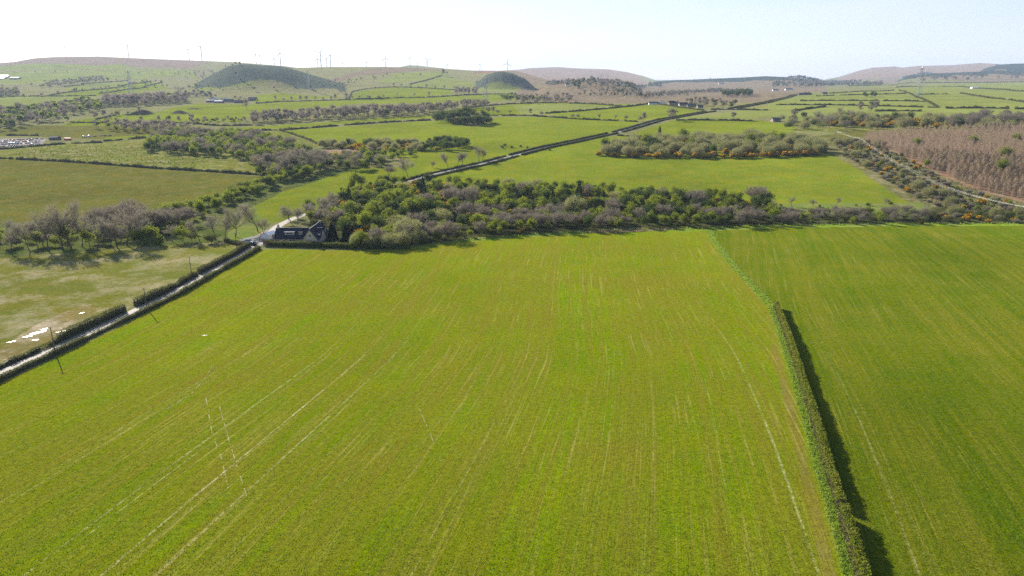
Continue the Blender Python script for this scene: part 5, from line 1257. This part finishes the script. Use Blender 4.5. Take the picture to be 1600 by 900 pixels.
# ================================================================ VEHICLES
def paint_mat(name, c=None):
    m, t, N, L, pb = nt(name)
    if c: pb.inputs['Base Color'].default_value = (*c, 1)
    else:
        oi = N.new('ShaderNodeObjectInfo'); cr = N.new('ShaderNodeValToRGB'); cr.color_ramp.interpolation = 'CONSTANT'
        pal = [(.6, .6, .62), (.03, .03, .035), (.35, .03, .03), (.25, .26, .28), (.03, .08, .22), (.7, .7, .68), (.12, .13, .14)]
        while len(cr.color_ramp.elements) < len(pal): cr.color_ramp.elements.new(.5)
        for i, e in enumerate(cr.color_ramp.elements): e.position = i / len(pal); e.color = (*pal[i], 1)
        L.new(oi.outputs['Random'], cr.inputs[0]); L.new(cr.outputs[0], pb.inputs['Base Color'])
    pb.inputs['Roughness'].default_value = .3; pb.inputs['Coat Weight'].default_value = .6; pb.inputs['Coat Roughness'].default_value = .08
    return m
def car_meshes(paint, van=False):
    """meshes of one car, length along y"""
    W = 1.8 if not van else 1.95; r = []
    if van: low = [(-2.6, .35), (2.6, .35), (2.62, .9), (2.3, 1.15), (1.7, 1.95), (1.2, 2.2), (-2.5, 2.2), (-2.62, 1.0)]; gl = [(1.98, 1.35), (1.55, 1.95), (.9, 1.98), (.9, 1.3)]
    else: low = [(-2.2, .32), (2.2, .32), (2.25, .62), (2.1, .82), (1.1, .98), (-1.9, 1.0), (-2.2, .92), (-2.27, .6)]; gl = [(1.15, .97), (.45, 1.44), (-1.15, 1.46), (-1.85, .98)]
    b = MB(); n = len(low)
    xs = [-W / 2, -W / 2 + .12, W / 2 - .12, W / 2]; sc_ = [.96, 1, 1, .96]
    zc = .7
    V = [[xx, p[0] * s, zc + (p[1] - zc) * s] for xx, s in zip(xs, sc_) for p in low]
    Q = [[k * n + i, k * n + (i + 1) % n, (k + 1) * n + (i + 1) % n, (k + 1) * n + i] for k in range(3) for i in range(n)]
    V += [[xs[0], 0, zc], [xs[3], 0, zc]]; T = [[i, (i + 1) % n, 4 * n] for i in range(n)] + [[3 * n + (i + 1) % n, 3 * n + i, 4 * n + 1] for i in range(n)]
    b.add(V, Q, T)
    if not van: b.box((0, -.35, 1.475), (W * .70, 1.5, .05))
    r.append(('body', b.mesh('body', paint, True), (0, 0, 0)))
    g = MB(); m = len(gl)
    for s in (0,):
        wt = W * (.40 if not van else .49); wb = W * .47 if not van else W * .505
        zs = [p[1] for p in gl]; z0, z1 = min(zs), max(zs)
        V = [[sg * (wb + (wt - wb) * (p[1] - z0) / (z1 - z0)), p[0], p[1]] for sg in (-1, 1) for p in gl]
        g.add(V, [[0, 1, 2, 3], [7, 6, 5, 4], [0, 4, 5, 1], [1, 5, 6, 2], [2, 6, 7, 3]])
    r.append(('window', g.mesh('window', M_GLASS), (0, 0, 0)))
    wh = MB().tube((-.11, 0, 0), (.11, 0, 0), .33, .33, 14); whm = wh.mesh('wheel', M_BLACK)
    wy = 1.35 if not van else 1.6
    for sx in (-1, 1):
        for sy in (-1, 1): r.append(('wheel', whm, (sx * (W / 2 - .1), sy * wy, .33)))
    hl = MB().box((0, 0, 0), (.3, .06, .16)).mesh('headlight', M_WHITE)
    for sx in (-1, 1): r.append(('headlight', hl, (sx * .62, 2.2 if not van else 2.58, .66 if not van else .85)))
    return r
def place_car(meshes, x, y, rz, name, label, cat, group=None, s=1.0):
    o = empty(name, (x, y, G(x, y) + .07), rz); o.scale = (s, s, s)
    for nm, me, loc in meshes:
        c = link(bpy.data.objects.new(nm, me), o); c.location = loc
    return tag(o, label, cat, group)
x, y = P(387, 379); place_car(car_meshes(paint_mat('white_car_paint', (.75, .76, .78))), x, y, 1.25, 'parked_car', 'white car parked at the end of the lane', 'car', 'cars parked by the farmhouse', 1.08)
x, y = P(394, 383); place_car(car_meshes(paint_mat('black_car_paint', (.02, .02, .022))), x, y, 1.35, 'parked_car', 'black car parked in front of the white car', 'car', 'cars parked by the farmhouse', 1.08)
many, vanm = car_meshes(paint_mat('mixed_car_paint')), car_meshes(paint_mat('white_van_paint', (.7, .71, .73)), True)
yd = []
for ry in range(4):
    for i in range(15):
        px = -14 + i * 5.2 + ry * 1.5 + rng.uniform(-1.5, 1.5); py = 229.5 + rng.uniform(-.5, .5) - ry * 3.1 - max(0, px) * .045
        if px > 66: continue
        yd.append((px + rng.uniform(-.7, .7), py, rng.uniform() < .14))
yx = [P(a, b) for a, b, _ in yd]
rowname = ['front', 'second', 'third', 'back']
ctr = {}
for (a, b, v), (x, y) in zip(yd, yx):
    rw = min(3, max(0, int((229.5 - b - max(0, a) * .045) / 3.1 + .5))); key = (rw, v); ctr[key] = ctr.get(key, 0) + 1
    place_car(vanm if v else many, x, y, rng.normal(.5, .8), 'parked_van' if v else 'parked_car', f'{"white van" if v else "parked car"}, number {ctr[key]} from left in the {rowname[rw]} row of the vehicle yard', 'van' if v else 'car', 'vehicles in the yard')
for i, (a, b) in enumerate([(132, 215), (140, 214), (148, 213.4), (157, 212.8), (164, 212.6), (172, 212.4)]):
    x, y = P(a, b); place_car(vanm if i < 2 else many, x, y, 1.3, 'parked_van' if i < 2 else 'parked_car', f'{"white van" if i < 2 else "car"} {ORD[i]} from left under the trees right of the yard', 'van' if i < 2 else 'car', 'vehicles under the trees')

# ================================================================ POLES, PYLONS, TURBINES
def wood_pole(x, y, h, label, group, arm=1.4, lean=0.0, z=None, name='power_pole', rz=0.0):
    o = empty(name, (x, y, G(x, y) if z is None else z), rz)
    MB().tube((0, 0, -.6), (lean, 0, h), .17, .11, 8).build('post', M_WOOD, o)
    if arm:
        MB().box((lean, 0, h - .35), (arm, .12, .12)).build('crossarm', M_WOOD, o)
        for s in (-1, 0, 1): MB().tube((lean + s * arm * .42, 0, h - .3), (lean + s * arm * .42, 0, h - .02), .06, .04, 6).build('insulator', M_WHITE, o)
    return tag(o, label, 'pole', group)
gp = 'wooden poles along the lane'
PL = [(87, 553, 8.3, 'tall wooden pole with short crossarm, nearest along the lane'), (230, 484, 7.8, 'wooden pole beside the field gap on the lane'), (300, 433, 8.4, 'wooden pole halfway up the lane toward the farmhouse'), (370, 388, 7.6, 'small wooden pole near the parked cars')]
pts = []
for px, py, h, lab in PL:
    x, y = P(px, py); wood_pole(x, y, h, lab, gp, 1.2); pts.append((x, y, G(x, y) + h - .02))
def cable(a, b, sag, r_, label, name='power_line', mat=None, group=None):
    a, b = np.array(a, float), np.array(b, float); n = 20; m = MB()
    q = [a + (b - a) * t - np.array([0, 0, 4 * sag * t * (1 - t)]) for t in np.linspace(0, 1, n)]
    V, F = tubes([(q[i], q[i + 1], r_, r_, 0) for i in range(n - 1)], 5)
    return tag(link(bpy.data.objects.new(name, np_mesh(name, V, [F], [mat or M_STEEL]))), label, 'cable', group)
M_WIRE = plain('bright_conductor', (.50, .49, .45), .5, .2, amt=.05, spec=.5)
for i in range(3): cable(pts[i], pts[i + 1], .8, .018, f'thin cable strung between the {ORD[i]} and {ORD[i+1]} lane poles', mat=M_BLACK)
# line of poles past the larches with sunlit cables
ps = []
for k, (px, py, h) in enumerate([(1303, 219, 9.5), (1340, 232, 9.5), (1465, 320, 11.5), (1690, 372, 12)]):
    x, y = P(px, py); x2 = x + (6.0 if k == 2 else 1.6); z = G(x, y)
    o = empty('twin_pole', (x, y, z))
    d = x2 - x
    for s in (0, d): MB().tube((s, 0, -1), (s, 0, h), .20, .14, 8).build('post', M_WOOD, o)
    MB().box((d / 2, 0, h - .5), (d + 2.4, .16, .18)).build('crossarm', M_WOOD, o)
    for s in (d / 2 - (1.6 if k == 2 else 1.1), d / 2, d / 2 + (1.6 if k == 2 else 1.1)): MB().tube((s, 0, h - .42), (s, 0, h + .05), .09, .06, 6).build('insulator', M_WHITE, o)
    tag(o, ['farthest twin wooden pole at the top corner of the bright pasture', 'twin wooden pole at the top corner of the larch plantation', 'tall twin wooden pole in the scrub below the larches', 'twin wooden pole beyond the right photo edge'][k], 'pole', 'twin poles carrying the sunlit cables')
    ps.append([(x + d / 2 + s * (1.6 if k == 2 else 1.1), y, z + h + .03) for s in (-1, 0, 1)])
for k in range(3):
    for j in range(3):
        cable(ps[k][j], ps[k + 1][j], [1.0, 2.2, 2.6][k], .025, f'{["left", "middle", "right"][j]} of three bright cables, {["far short", "long middle", "near right"][k]} span past the larches', mat=M_WIRE, group='sunlit cables past the larches')

def pylon(px, py, hpx, label, ins=True):
    x, y = P(px, py); dep = y * CP + (CAMH - G(x, y)) * SP; h = hpx * dep / FOC / CP
    o = empty('pylon', (x, y, G(x, y) - .5), .35); m = MB(); th = .11 + h * .0022
    def corner(t, i):
        w = h * (.085 * (1 - t) ** 1.3 + .014); return np.array([(-1, 1, 1, -1)[i] * w, (-1, -1, 1, 1)[i] * w, h * t])
    lv = np.concatenate([np.linspace(0, .6, 6), np.linspace(.66, .96, 7)])
    for a, b in zip(lv[:-1], lv[1:]):
        for i in range(4):
            j = (i + 1) % 4
            m.tube(corner(a, i), corner(b, i), th, th, 4); m.tube(corner(a, i), corner(b, j), th * .6, th * .6, 3); m.tube(corner(a, j), corner(b, i), th * .6, th * .6, 3); m.tube(corner(b, i), corner(b, j), th * .6, th * .6, 3)
    for i in range(4): m.tube(corner(.96, i), (0, 0, h), th, th, 4)
    m.build('lattice_tower', M_STEEL, o)
    for t, wd in ((.66, .16), (.78, .20), (.90, .14)):
        c = MB()
        for s in (-1, 1):
            tip = np.array([s * h * wd, 0, h * t])
            for i in ((1, 2) if s > 0 else (0, 3)): c.tube(corner(t, i), tip, th * .8, th * .6, 4); c.tube(corner(min(.96, t + .05), i), tip, th * .8, th * .6, 4)
        ca = c.build('crossarm', M_STEEL, o)
        if ins:
            for s in (-1, 1): MB().tube((s * h * wd, 0, h * t), (s * h * wd, 0, h * (t - .065)), .28, .22, 6).build('insulator', M_WHITE, ca)
    return tag(o, label, 'pylon', 'steel pylons crossing the valley')
pylon(205, 146, 34, 'tall steel pylon above the bare wood on the left slope')
pylon(483, 138, 25, 'steel pylon with white insulators in front of the dark hill')
pylon(759, 165, 41, 'slim steel pylon beside the wooded knoll fields')
pylon(1434, 151, 43, 'tall steel pylon standing in the right-hand hedged fields')
pylon(1108, 143, 21, 'small hazy pylon on the brown moor')

M_TURB = plain('turbine_backlit_grey', (.42, .43, .45), .6, amt=.03)  # white turbines seen against the sun: their backlit shade is put into this grey
def turbine_meshes():
    tw = MB().tube((0, 0, -20), (0, 0, 78), 2.6, 1.5, 14).mesh('tower', M_TURB, True)
    na = MB().box((0, 1.5, 79.4), (3.2, 9, 3.4), taper=.85).mesh('nacelle', M_TURB)
    hb = MB().tube((0, -3, 79.4), (0, -5.6, 79.4), 1.7, .8, 12).mesh('hub', M_TURB, True)
    L = 41; st = np.linspace(0, 1, 9); V = []
    for t in st:
        c = 1.0 if t < .05 else 3.2 * (1 - t) ** .75 + .35; th = .5 * (1 - t) + .1; z = 1.2 + L * t
        V += [[-c * .35, -th, z], [c * .65, 0, z], [-c * .35, th, z]]
    Q = [[k * 3 + i, k * 3 + (i + 1) % 3, (k + 1) * 3 + (i + 1) % 3, (k + 1) * 3 + i] for k in range(8) for i in range(3)]
    bl = np_mesh('blade', V, [Q], [M_TURB]); return tw, na, hb, bl
TM = turbine_meshes()
TB = [(104, 91, 73), (202, 93, 70), (193, 93, 75), (296, 95, 77), (316, 95.5, 73), (401, 102, 85), (407, 103, 86), (439, 104, 83), (502, 105, 82), (517, 105, 86), (497, 105, 92), (511, 105, 92), (536, 106, 98), (573, 105.5, 97), (603, 104.5, 91), (641, 104, 90), (652, 104, 99), (668, 105.5, 94), (699, 108.5, 101), (750, 111, 101), (793, 111, 99), (324, 96, 90), (429, 104, 92)]
for i, (px, base, hub) in enumerate(sorted(TB)):
    # stands on or just behind the skyline: the size of its tower tells how far
    D = min(9500, max(4850 if px < 380 else 3880, 79 * .93 * FOC / (base - hub)))
    x = u_of(px, base) * D; zt = row_h(hub, D); g = G(x, D)
    s = max(.8, min(1.45, (zt - g) / 79.4))
    o = empty('wind_turbine', (x, D, zt - 79.4 * s), math.radians(rng.uniform(-45, 10))); o.scale = (s, s, s)
    link(bpy.data.objects.new('tower', TM[0]), o); link(bpy.data.objects.new('nacelle', TM[1]), o); hb = link(bpy.data.objects.new('hub', TM[2]), o)
    a0 = rng.uniform(0, 120)
    for k in range(3):
        b = link(bpy.data.objects.new('blade', TM[3]), hb); b.location = (0, -4.4, 79.4); b.rotation_euler = (0, math.radians(a0 + 120 * k), 0)
    n_ = ['first', 'second', 'third', 'fourth', 'fifth', 'sixth', 'seventh', 'eighth', 'ninth', 'tenth', 'eleventh', 'twelfth', 'thirteenth', 'fourteenth', 'fifteenth', 'sixteenth', 'seventeenth', 'eighteenth', 'nineteenth', 'twentieth', 'twenty-first', 'twenty-second', 'twenty-third'][i]
    tag(o, f'white three-bladed wind turbine on the hazy skyline, {n_} from the left', 'wind turbine', 'wind turbines along the skyline')

# ================================================================ PUDDLES
def puddle(px, py, L, W, ang, seed):
    r = np.random.default_rng(seed); x, y = P(px, py); n = 26; a = np.arange(n) * 2 * math.pi / n
    rr = 1 + .3 * np.sin(2 * a + r.uniform(0, 6)) + .25 * np.sin(5 * a + r.uniform(0, 6)) + .1 * r.normal(size=n)
    L *= .42; W *= .65; u, v = np.cos(a) * L / 2 * rr, np.sin(a) * W / 2 * rr; cs, sn = math.cos(ang), math.sin(ang)
    X, Y = x + u * cs - v * sn, y + u * sn + v * cs; z = max(gh(X, Y)) + .03
    V = np.stack([np.r_[X, x], np.r_[Y, y], np.full(n + 1, z)], 1); i = np.arange(n)
    o = link(bpy.data.objects.new('puddle', np_mesh('puddle', V, [np.stack([i, (i + 1) % n, np.full(n, n)], 1)], [M_PUD])))
    return o
M_PUD, _t, _N, _L, _pb = nt('puddle_water'); _pb.inputs['Base Color'].default_value = (.10, .09, .07, 1); _pb.inputs['Roughness'].default_value = .4; _pb.inputs['Specular IOR Level'].default_value = .8
tag(puddle(320, 524, 3.4, 1.0, .3, 1), 'small glinting puddle in the main sown field', kind='structure')
for i, (px, py, L, W, a) in enumerate([(58, 520, 12, 1.3, .75), (96, 518, 6, 1.2, .9), (43, 526, 6, 1.0, .7), (56, 531, 3, 1.0, .6), (70, 514, 5, .7, .75), (128, 489, 4, .7, .8), (18, 534, 4, .8, .7)]):
    tag(puddle(px, py, L, W, a, 5 + i), 'glinting standing water at the lane side of the stubble field', kind='structure')
